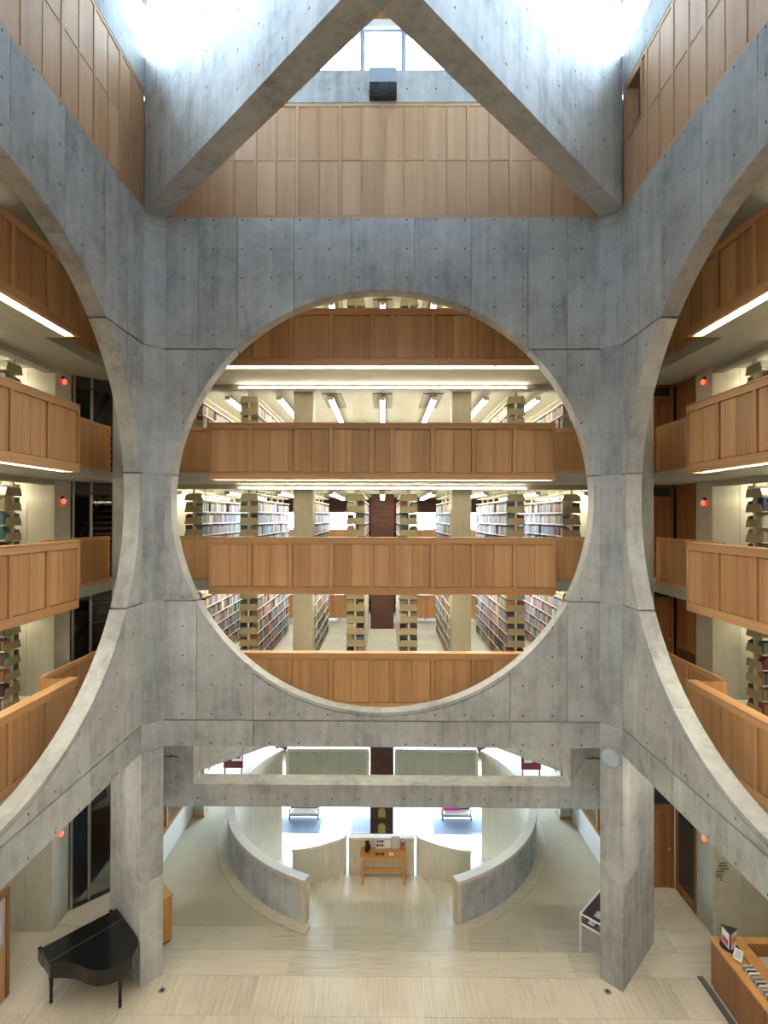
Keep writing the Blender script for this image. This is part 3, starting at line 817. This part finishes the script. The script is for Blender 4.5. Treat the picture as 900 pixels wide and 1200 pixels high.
# ------------------------------------------------------------------ corner rooms
# piano side: glazed screen set diagonally, dark stair with open treads behind
LV5 = [0] + FL
def screen(li):
    z = LV5[li]; h = (LV5 + [15.6])[li + 1] - SLAB - z
    o = thing('glazed_screen', 'dark framed glazed screen in front of the stair, %s' % ('beside the piano' if li == 0 else LVN[li - 1] + ' gallery'), 'glass screen', (-7.44, 1.75, z + .002), rz=PI / 4, group='glazed stair screens')
    L = 1.27
    for x in (.03, .42, L - .03): box('post', o, (x - .03, -.03, 0), (x + .03, .03, h - .004), 'alu')
    box('rail', o, (.06, -.03, h - .30), (L - .06, .03, h - .24), 'darkmetal'); box('rail', o, (.06, -.03, 0), (L - .06, .03, .08), 'darkmetal')
    for a, b in ((.06, .39), (.45, L - .06)): box('pane', o, (a, -.004, .08), (b, .004, h - .30), 'glass_dark'); box('head_panel', o, (a, -.02, h - .24), (b, .02, h - .004), 'darkmetal')
    st = thing('open_tread_stair', 'dark open tread stair behind the glazed screen, %s' % ('beside the piano' if li == 0 else LVN[li - 1] + ' gallery'), 'staircase', (-6.95, 3.0, z + .002), rz=PI / 4, group='open tread stairs')
    for k in range(13):
        box('tread', st, (-.25, .25 + .27 * (12 - k), .17 * (k + 1) - .06), (1.10, .25 + .27 * (12 - k) + .30, .17 * (k + 1)), 'concrete_wall')
    sl = thing('stairwell_fill_lamp', 'small lamp added to brighten the dark stairwell, %s' % ('beside the piano' if li == 0 else LVN[li - 1] + ' gallery'), 'lamp', (-7.0, 5.2, z + h - .105), rz=0, group='added stairwell fill lamps')  # hidden lamp added only to brighten the treads behind the glass
    box('housing', sl, (-.2, 0, 0), (.2, .05, .10), 'lampbody'); box('diffuser', sl, (-.18, -.03, .01), (.18, -.001, .09), 'stair_fill')
    for x in (-.25, 1.04): link('stringer', box_mesh((.06, 4.3, .22), 'darkmetal'), st, (x + .03, 2.0, 1.02), rot=(-.562, 0, 0))
for li in range(4): screen(li)
# desk side: oak doors and panelling
def oak_corner(li):
    z = LV5[li]; h = (LV5 + [15.6])[li + 1] - SLAB - z - .004
    nm = 'beside the reading desk' if li == 0 else LVN[li - 1] + ' gallery'
    o = thing('oak_door', 'oak door with a frosted transom in the corner, %s' % nm, 'door', (6.60, 2.66, z + .002), group='oak corner doors')
    dt = min(h - .35, 2.05)
    lf = box('leaf', o, (.22, .02, 0), (.74, .06, dt), 'oak_dark'); 
    for a, b in ((.27, .46), (.50, .69)): sub('panel', lf, (a, .008, .12), (b, .03, dt - .12), 'oak_dark', .004)
    box('transom', o, (.22, .02, dt + .06), (.74, .04, h - .06), 'steel_grey')
    box('frame', o, (.14, -.01, 0), (.22, .08, h), 'oak_dark'); box('frame', o, (.74, -.01, 0), (.83, .08, h), 'oak_dark'); box('frame', o, (.22, -.01, dt), (.74, .08, dt + .06), 'oak_dark'); box('frame', o, (.22, -.01, h - .06), (.74, .08, h), 'oak_dark')
    link('handle', lathe([(.02, 0), (.02, .03), (.03, .04), (.03, .06), (.01, .07)], 'brass', 10), lf, Vector((.70, .02, 1.0)) - lf.location, rot=(PI / 2, 0, 0))
    box('side_panel', o, (-.05, .02, 0), (.14, .06, h), 'oak_dark')
    p = thing('corner_panelling', 'oak corner panelling next to the concrete pier, %s' % nm, 'panelling', (7.46, 2.65, z + .002), rz=-PI / 2, group='oak corner panelling')
    if li == 0:
        box('frame', p, (0, 0, 0), (.10, .08, h), 'oak_dark'); box('frame', p, (.80, 0, 0), (.89, .08, h), 'oak_dark'); box('frame', p, (.10, 0, 0), (.80, .08, .22), 'oak_dark'); box('frame', p, (.10, 0, 2.3), (.80, .08, h), 'oak_dark')
        box('glass_leaf', p, (.10, .03, .22), (.80, .05, 2.3), 'steel_grey')
    else:
        box('board', p, (0, .03, 0), (.89, .06, h), 'oak_dark')
        for a, b in ((.06, .42), (.47, .83)):
            box('panel', p, (a, .012, .9), (b, .03, h - .08), 'oak_dark', .004)
        box('panel', p, (.06, .012, .08), (.83, .03, .82), 'walnut', .004)
for li in range(4): oak_corner(li)
# closing walls behind the corner rooms
for s in (-1, 1):
    sbox('wall_corner_%s' % ('left' if s < 0 else 'right'), (s * 12.5 - .1, 1.8, 0.002), (s * 12.5 + .1, 6.5, 5.0), 'concrete_wall', label='dark rear wall of the corner room')

# red exit lamps
ex = lathe([(.001, 0), (.06, .0), (.066, .015), (.05, .04), (.001, .05)], 'exit', 18)
for th, s in ((LEFT, 1), (RIGHT, -1)):
    for zi, z in enumerate((2.05, FL[0] + 1.95, FL[1] + 1.86, FL[2] + 2.08)):
        if zi == 1: continue
        o = thing('exit_lamp', 'round red glowing exit lamp on the concrete pier, %s %s' % ('piano side' if th == LEFT else 'desk side', 'ground floor' if zi == 0 else LVN[zi - 1] + ' gallery'), 'exit sign', (s * 6.15, 2.655, z), th, 'red exit lamps')
        box('mounting', o, (-.03, -.05, .06), (.03, 0, .12), 'darkmetal'); link('globe', ex, o, (0, -.04, 0), rot=(PI / 2, 0, 0))

# pale round disc on the pier beside the display case
q = pos((A_ + C_ / 2, -C_ / 2, 4.56), 0)
o = link('wall_disc', None, None, q, -PI / 4); tag(o, 'pale round wall disc on the corner pier', 'wall disc')
link('cover', lathe([(.175, 0), (.18, .01), (.18, .045), (.165, .06), (.10, .066)], 'disc', 28), o, (0, -.001, 0), rot=(PI / 2, 0, 0))
link('mount_ring', lathe([(.15, 0), (.15, .012), (.1, .012)], 'dark', 24), o, (0, 0, 0), rot=(PI / 2, 0, 0))

# ------------------------------------------------------------------ grand piano
P = thing('grand_piano', 'black lacquered grand piano with closed lid beside the concrete pier', 'piano')
ctrl = [(-6.63, -.571), (-5.678, .502), (-5.384, .22), (-5.06, -.09), (-4.86, -.29), (-4.765, -.46), (-4.76, -.66), (-4.86, -.88), (-5.05, -1.02), (-5.273, -1.06), (-5.47, -1.02), (-5.65, -.945), (-5.82, -.895), (-6.02, -.875), (-6.274, -.884)]
def inset(pts, d):
    c = Vector((sum(p[0] for p in pts) / len(pts), sum(p[1] for p in pts) / len(pts)))
    return [tuple(c + (Vector(p) - c) * (1 - d / (Vector(p) - c).length)) for p in pts]
flap = [ctrl[0], ctrl[1], ctrl[2], ctrl[14]]
lid = [ctrl[14]] + [ctrl[2]] + ctrl[3:14]
body = inset(ctrl, .03)
link('body', prism(body, .66, .945, 'black'), P)
link('lid', prism(lid, .95, .975, 'black'), P)
link('lid_flap', prism(inset(flap, .004), .95, .977, 'black'), P)
link('hinge', box_mesh((1.38, .006, .005), 'alu'), P, ((ctrl[2][0] + ctrl[14][0]) / 2, (ctrl[2][1] + ctrl[14][1]) / 2, .978), math.atan2(ctrl[2][1] - ctrl[14][1], ctrl[2][0] - ctrl[14][0]))
ka = math.atan2(1.073, .952)
kb = link('keyboard', box_mesh((1.30, .16, .03), 'paper'), P, (-6.154 + .13 * -.748, -.035 + .13 * .663, .69), ka)
link('key_slip', box_mesh((1.40, .26, .05), 'black'), P, (-6.154 + .10 * -.748, -.035 + .10 * .663, .645), ka)
for s in (-1, 1): link('key_cheek', box_mesh((.06, .30, .20), 'black'), P, (-6.154 + .08 * -.748 + s * .67 * .663, -.035 + .08 * .663 + s * .67 * .748, .76), ka)
leg = lathe([(.022, 0.0), (.03, .02), (.03, .06), (.018, .075), (.036, .12), (.028, .16), (.03, .30), (.04, .45), (.055, .58), (.062, .64), (.055, .66)], 'black', 14)
for x, y in ((-6.36, -.66), (-4.985, -.74), (-5.72, .30)): 
    l = link('leg', leg, P, (x, y, 0)); link('caster', lathe([(.012, 0), (.03, .004), (.03, .018), (.012, .022)], 'brass', 10), l, (0, 0, 0))
box('pedal_lyre', P, (-5.95, -.20, .06), (-5.83, -.12, .66), 'black')

# ------------------------------------------------------------------ oak table with things on the landing
o = thing('oak_table', 'small honey oak side table against the travertine parapet', 'table', (.055, 2.86, .001))
box('top', o, (-.60, -.20, .72), (.60, .19, .75), 'oak_honey', .006); box('apron', o, (-.55, -.17, .63), (.55, -.15, .72), 'oak_honey'); box('apron', o, (-.55, .14, .63), (.55, .16, .72), 'oak_honey')
for x in (-.53, .53):
    for y in (-.155, .145): box('leg', o, (x - .025, y - .025, 0), (x + .025, y + .025, .72), 'oak_honey', .004)
    box('side_rail', o, (x - .015, -.13, .25), (x + .015, .12, .30), 'oak_honey')
box('stretcher', o, (-.50, -.03, .24), (.50, .0, .34), 'oak_honey')
TX, TY, TZ = .055, 2.86, .752
def item(name, label, cat, x, y): return thing(name, label, cat, (TX + x, TY + y, TZ))
o = item('black_jug', 'tall black jug standing on the oak table', 'jug', -.42, -.02)
link('body', lathe([(.05, 0), (.06, .02), (.058, .15), (.05, .23), (.058, .26)], 'black', 18), o); box('handle', o, (.055, -.01, .06), (.085, .01, .20), 'black')
o = item('photo_board', 'upright white display card with small dark pictures on the oak table', 'display card', -.09, .12)
cd_ = box('card', o, (-.11, 0, 0), (.11, .012, .28), 'paper')
for i in range(3):
    for j in range(2): sub('picture', cd_, (-.09 + .065 * i, -.004, .05 + .10 * j), (-.04 + .065 * i, -.0005, .12 + .10 * j), ('black_matte', 'red', 'walnut')[(i + j) % 3])
o = item('white_card', 'plain white upright card on the oak table', 'card', .11, .13); box('card', o, (-.075, 0, 0), (.075, .01, .20), 'paper'); box('stand', o, (-.02, .011, 0), (.02, .05, .12), 'paper')
o = item('grey_folder', 'tall grey leaning folder on the oak table', 'folder', .32, .11); box('board', o, (-.10, 0, 0), (.10, .02, .32), 'lampbody'); box('spine', o, (-.112, -.002, 0), (-.10, .022, .32), 'grey_paint')
o = item('picture_strip', 'narrow brown upright leaflet strip on the oak table', 'leaflet', .50, .08); box('backing', o, (-.05, 0, 0), (.05, .02, .27), 'walnut')
for j in range(3): box('picture', o, (-.035, -.004, .02 + .085 * j), (.035, -.0005, .085 + .085 * j), ('orange', 'red', 'paper')[j])
o = item('photo_prints', 'dark photo prints lying flat on the oak table', 'photographs', -.10, -.11)
for i in range(3): box('print', o, (-.11 + .08 * i, -.05, 0), (-.04 + .08 * i, .05, .004), ('black_matte', 'walnut', 'black_matte')[i])
o = item('note_pad', 'small white note pad lying on the oak table', 'notepad', .20, -.11); box('pad', o, (-.06, -.06, 0), (.06, .06, .012), 'paper'); box('binding', o, (-.06, .05, .012), (.06, .06, .015), 'grey_paint')

# ------------------------------------------------------------------ lower entrance hall furniture
o = thing('longcase_clock', 'tall dark wooden case with arched brass panels before the brick pier', 'clock', (0, 8.18, LOW + .001))
cs = box('case', o, (-.36, 0, 0), (.36, .28, 2.45), 'walnut', .01)
for z in (1.12, 1.68):
    pts = [(-.13, 0), (.13, 0), (.13, .22)] + [(.13 * math.cos(t), .22 + .13 * math.sin(t)) for t in [PI * k / 10 for k in range(1, 10)]] + [(-.13, .22)]
    v = [(x, -.012, y) for x, y in pts] + [(x, -.001, y) for x, y in pts]; n = len(pts)
    link('dial', new_mesh('arch', v, [tuple(range(n)), tuple(range(n, 2 * n))[::-1]] + [(i, (i + 1) % n, n + (i + 1) % n, n + i) for i in range(n)], 'brass'), cs, Vector((0, 0, z - .05)) - cs.location)
for z in (1.47, 2.15): box('moulding', o, (-.37, -.03, z), (.37, 0, z + .05), 'walnut')
for s in (-1, 1): box('pilaster', o, (s * .31 - .04, -.025, .3), (s * .31 + .04, 0, 2.3), 'walnut')
for (x0, x1), lab in (((-4.1, -2.45), 'wide grey floor mat under the white bench'), ((-1.22, -.15), 'grey floor mat beside the longcase clock'), ((2.05, 4.1), 'wide grey floor mat under the magenta bench')):
    o = thing('floor_mat', lab, 'mat', (0, 9.95, LOW + .001), group='grey entrance mats')
    box('pile', o, (x0, .03, 0), (x1, 1.05, .012), 'mat_grey'); box('border', o, (x0, 0, 0), (x1, .03, .014), 'darkmetal')
for s, c, lab in ((-1, 'floor_white', 'wooden bench with white seat cushion in the entrance hall'), (1, 'magenta', 'wooden bench with a magenta back cushion in the entrance hall')):
    o = thing('hall_bench', lab, 'bench', (-3.19 if s < 0 else 3.06, 11.05, LOW + .016))
    for x in (-.58, .58):
        for y in (-.20, .22): box('leg', o, (x - .03, y - .03, 0), (x + .03, y + .03, .20), 'walnut')
        box('arm', o, (x - .035, -.24, .38), (x + .035, .25, .43), 'walnut'); box('arm_post', o, (x - .025, -.22, .20), (x + .025, -.17, .38), 'walnut')
    box('seat', o, (-.6, -.24, .16), (.6, .25, .20), 'walnut'); box('seat_cushion', o, (-.54, -.23, .20), (.54, .16, .28), 'floor_white', .025)
    box('backrest', o, (-.6, .22, .20), (.6, .26, .80), 'walnut')
    if s < 0: box('back_cushion', o, (-.52, .165, .28), (.52, .218, .70), c, .02)
    else: box('back_cushion', o, (-.54, .02, .28), (.14, .218, .70), c, .02)
# far ground floor: maroon benches and poster boards beyond the drum
for x, y, lab in ((-3.75, 10.6, 'maroon armchair at the far windows on the piano side'), (3.65, 10.7, 'maroon armchair at the far windows on the display case side'), (-1.0, 10.95, 'maroon armchair at the far windows left of the brick pier'), (1.2, 10.95, 'maroon armchair at the far windows right of the brick pier')):
    o = thing('maroon_armchair', lab.replace('left of', 'close to').replace('right of', 'facing') if 'brick' in lab else lab, 'armchair', (x, y, .001), group='maroon armchairs')
    box('seat', o, (-.42, -.35, .12), (.42, .35, .42), 'maroon', .04); box('backrest', o, (-.42, -.42, .12), (.42, -.355, .80), 'maroon', .03)
    for s in (-1, 1):
        box('arm', o, (s * .46 - .035, -.35, .12), (s * .46 + .035, .35, .60), 'maroon', .02)
        for yy_ in (-.36, .3): box('leg', o, (s * .38 - .02, yy_ - .02, 0), (s * .38 + .02, yy_ + .02, .12), 'walnut')
for s in (-1, 1):
    o = thing('poster_stand', 'standing board with %s on the far ground floor' % ('a white printed poster' if s < 0 else 'a blue printed poster'), 'poster board', (s * 5.35, 8.2, .001), group='poster boards')
    box('board', o, (-.35, 0, .35), (.35, .03, 1.45), 'maroon'); po = box('poster', o, (-.25 if s > 0 else -.05, -.006, .6), (.05 if s > 0 else .32, -.0005, 1.4), 'paper')
    for j in range(3): sub('print_block', po, ((-.2 if s > 0 else 0.0), -.009, .7 + .22 * j), ((.0 if s > 0 else .25), -.0065, .85 + .22 * j), 'blue' if s > 0 else 'walnut')
    for x in (-.3, .3): box('leg', o, (x - .02, -.01, 0), (x + .02, .04, .35), 'walnut'); 
    for x in (-.3, .3): box('foot', o, (x - .02, -.2, 0), (x + .02, .23, .03), 'walnut')
# low white side walls with timber framed glazing on the ground floor
for s in (-1, 1):
    o = thing('glazed_partition', 'low white wall with oak framed glazing on the %s of the drum' % ('piano side' if s < 0 else 'display case side'), 'partition', (s * 6.0, 2.7, .001), group='oak framed ground floor partitions')
    box('low_wall', o, (-.08, 0, 0), (.08, 5.6, .75), 'white'); box('sill', o, (-.10, -.02, .75), (.10, 5.62, .80), 'oak'); box('head', o, (-.06, 0, 2.5), (.06, 5.6, 2.58), 'oak')
    for k in range(6): box('post', o, (-.05, 5.55 * k / 5, .80), (.05, 5.55 * k / 5 + .07, 2.5), 'oak')
    for k in range(5): box('pane', o, (-.006, 5.55 * k / 5 + .07, .80), (.006, 5.55 * (k + 1) / 5, 2.5), 'glass')
    c = thing('timber_post', 'square brown post at the low white wall on the %s' % ('piano side' if s < 0 else 'display case side'), 'post', (s * 5.72, 5.7, .001), group='brown posts')
    box('shaft', c, (-.16, 0, 0), (.16, .35, FL[0] - SLAB - .004), 'concrete_soffit'); box('plinth', c, (-.18, -.02, 0), (.18, .37, .08), 'oak')

# ------------------------------------------------------------------ display case and wooden cabinet against the piers
o = thing('display_case', 'white framed glass display case lined in dark red behind the pier', 'display case', (4.29, .64, .001), rz=PI / 4)
L, D, Z0, Z1 = 1.25, .55, .62, .85
for x in (.015, L - .015):
    for y in (-.015, -D + .015): box('leg', o, (x - .013, y - .013, 0), (x + .013, y + .013, Z1), 'white')
for y in (-.015, -D + .015):
    for z in (Z0, Z1 - .025): box('frame_rail', o, (.03, y - .013, z), (L - .03, y + .013, z + .025), 'white')
for x in (.015, L - .015):
    for z in (Z0, Z1 - .025): box('frame_rail', o, (x - .013, -D + .03, z), (x + .013, -.03, z + .025), 'white')
box('lining', o, (.03, -D + .03, Z0 + .026), (L - .03, -.03, Z0 + .034), 'maroon'); box('lining', o, (.03, -.045, Z0 + .036), (L - .03, -.03, Z1 - .03), 'maroon')
box('top_glass', o, (.03, -D + .03, Z1 - .012), (L - .03, -.03, Z1 - .006), 'glass'); box('side_glass', o, (.012, -D + .03, Z0 + .036), (.016, -.03, Z1 - .03), 'glass')
for i, (x, y, a, b, c, lab) in enumerate(((.18, -.20, .18, .13, 'paper', 'white print'), (.20, -.40, .2, .12, 'blue', 'blue print'), (.50, -.22, .22, .16, 'paper', 'large white print'), (.55, -.42, .16, .1, 'black_matte', 'dark print'), (.85, -.28, .2, .2, 'paper', 'square white print'))):
    e = thing('exhibit_print', '%s lying on the dark red lining of the display case' % lab, 'print', (0, 0, 0)); 
    q = Matrix.Rotation(PI / 4, 3, 'Z') @ Vector((x, y, 0)) + Vector((4.29, .64, Z0 + .0365)); e.location = q; e.rotation_euler = (0, 0, PI / 4)
    sh = box('sheet', e, (-a / 2, -b / 2, 0), (a / 2, b / 2, .004), c); sub('caption', sh, (-a / 4, -b / 4, .0042), (a / 4, -b / 4 + .02, .006), 'dark')
o = thing('wood_cabinet', 'orange oak cabinet standing behind the pier on the piano side', 'cabinet', (-4.63, .86, .001), rz=-PI / 4)
box('body', o, (-.9, -.42, .05), (0, -.0, 1.0), 'oak_honey'); box('top', o, (-.92, -.44, 1.0), (.01, .02, 1.03), 'oak_honey'); box('plinth', o, (-.88, -.40, 0), (-.02, -.02, .05), 'walnut')

# ------------------------------------------------------------------ reading desk on the right
o = thing('reading_desk', 'oak service counter with panelled front and recessed leaflet trough', 'counter', (6.60, -.20, .001))
YL = -3.2
box('plinth', o, (.06, YL, 0), (.6, -.03, .10), 'black_matte')
yb = [0, -.72, -1.50, -2.3, YL]
for a, b in zip(yb[:-1], yb[1:]): box('front_panel', o, (0, b + .006, .10), (.03, a - .006, .96), 'oak_dark', .004)
box('carcass', o, (.03, YL, .10), (.60, -.02, .93), 'oak')
box('end_panel', o, (.03, -.02, .10), (.62, .0, .96), 'oak')
box('top_ledge', o, (-.02, YL, .96), (.13, .02, 1.0), 'oak_honey', .006); box('top_ledge', o, (.36, YL, .96), (.62, .02, 1.0), 'oak_honey', .006)
box('top_bridge', o, (.13, -.42, .96), (.36, .02, 1.0), 'oak_honey'); box('trough_floor', o, (.13, YL, .93), (.36, -.42, .94), 'oak')
box('return_top', o, (.62, -.14, .96), (2.2, .02, 1.0), 'oak_honey'); box('return_panel', o, (.62, -.05, .10), (2.2, -.02, .96), 'oak')
box('inner_desk', o, (.62, -.75, .70), (2.2, -.14, .74), 'lampbody'); 
o = thing('leaflet_tower', 'black topped triangular leaflet holder with red, white and orange pictures on the counter', 'leaflet holder', (6.83, -.42, 1.002))
tri = [(.15 * math.cos(t), .15 * math.sin(t)) for t in (math.radians(243), math.radians(3), math.radians(123))]
link('base_tray', lathe([(.17, 0), (.17, .012), (.15, .012)], 'black_matte', 28), o)
link('core', prism(tri, .0125, .33, 'black_matte'), o); link('top', prism([(x * 1.03, y * 1.03) for x, y in tri], .331, .345, 'black_matte'), o)
for i in range(3):
    a, b = Vector((*tri[i], 0)), Vector((*tri[(i + 1) % 3], 0)); mid = (a + b) / 2; d = b - a; ang = math.atan2(d.y, d.x); nrm = Vector((d.y, -d.x, 0)).normalized()
    for j, (c, z0, z1) in enumerate((('paper', .03, .32),)): link('leaflet_face', box_mesh((d.length * .8, .006, z1 - z0), c), o, mid + nrm * .004 + Vector((0, 0, (z0 + z1) / 2)), ang)
    cc = ('orange', 'red', 'red')[i]
    link('picture', box_mesh((d.length * .62, .003, .12), cc), o, mid + nrm * .0095 + Vector((0, 0, .19 if i == 0 else .13)), ang)
o = thing('tilted_notice', 'small white tilted notice card with blue lettering on the counter', 'card', (6.80, -.72, 1.014), rz=-.9)
link('card', box_mesh((.15, .006, .19), 'paper'), o, (0, 0, .075), rot=(-.6, 0, 0))
for j in range(4): link('text_line', box_mesh((.10, .002, .012), 'blue'), o, (0, -.004 + (-.045 + .035 * j) * .56 * 1.0 - .003, .075 + (-.045 + .035 * j) * .82), rot=(-.6, 0, 0))
link('foot', box_mesh((.10, .08, .008), 'oak'), o, (0, .03, -.006))
for k in range(12):
    y = -.92 - .085 * k
    o = thing('leaflet_pack', 'pinkish leaflet pack standing in the counter trough', 'leaflets', (6.845, y, .942), group='leaflet packs in the trough')
    link('sheets', box_mesh((.19, .03, .13), ('paper_pink', 'lampbody', 'paper')[k % 3]), o, (0, 0, .066), rot=(.25, 0, 0)); link('cover', box_mesh((.15, .004, .05), ('grey_paint', 'maroon', 'paper_pink')[k % 3]), o, (0, -.019, .085), rot=(.25, 0, 0))
o = thing('desk_sign', 'white printed sign standing on the inner desk behind the counter', 'sign', (7.62, -.62, .742), rz=-.25)
box('sheet', o, (-.15, 0, 0.01), (.15, .01, .24), 'paper')
for j in range(4): box('text_line', o, (-.11, -.003, .05 + .045 * j), (.11 - .02 * j, -.0005, .062 + .045 * j), 'lampbody')
box('foot', o, (-.1, -.04, 0), (.1, .06, .01), 'lampbody')
o = thing('floor_strip', 'dark grey mat edge on the floor along the counter', 'mat', (6.50, -.9, .0005)); box('pile', o, (0, -2.2, 0), (.10, .97, .008), 'dark'); box('edge', o, (-.02, -2.2, 0), (0, .97, .005), 'darkmetal')
# faint wall lettering by the exit lamp: short rows of raised characters
o = thing('wall_lettering', 'small block of faint raised lettering rows on the concrete wall over the counter', 'lettering', (7.50, 1.105, 1.15))
rows = [(.10, .26), (.07, .27), (.08, .30), (.02, .20), (.02, .18), (.02, .17), (.10, .17)]
for j, (a, b) in enumerate(rows):
    x = a
    while x < b:
        ww = random.uniform(.018, .04); box('character_group', o, (x, -.006, .48 - .062 * j), (min(x + ww, b), 0, .508 - .062 * j), 'dark'); x += ww + .008
# oak notice board on the piano side
o = thing('notice_board', 'tall oak framed notice board with a pinkish poster at the room edge', 'notice board', (-7.36, -.47, .001), rz=-PI / 2)
Wd = 2.3
box('frame', o, (0, -.02, 0), (.09, .06, 2.10), 'oak_dark'); box('frame', o, (Wd - .09, -.02, 0), (Wd, .06, 2.10), 'oak_dark'); box('frame', o, (.09, -.02, 2.0), (Wd - .09, .06, 2.10), 'oak_dark')
box('lower_panel', o, (.09, .0, 0), (Wd - .09, .04, 1.05), 'oak'); box('poster', o, (.09, .0, 1.05), (Wd - .09, .03, 2.0), 'paper_pink')
# floor outlets by the piers
for x, y, s in ((-4.34, -.36, 'piano side'), (4.50, -.30, 'display case side')):
    o = thing('floor_outlet', 'small metal floor outlet at the foot of the pier, %s' % s, 'outlet', (x, y, .0005), group='floor outlets')
    link('plate', lathe([(.07, 0), (.07, .004), (.05, .005)], 'alu', 18), o); link('plug', lathe([(.028, .005), (.028, .02), (.015, .024)], 'black_matte', 12), o)
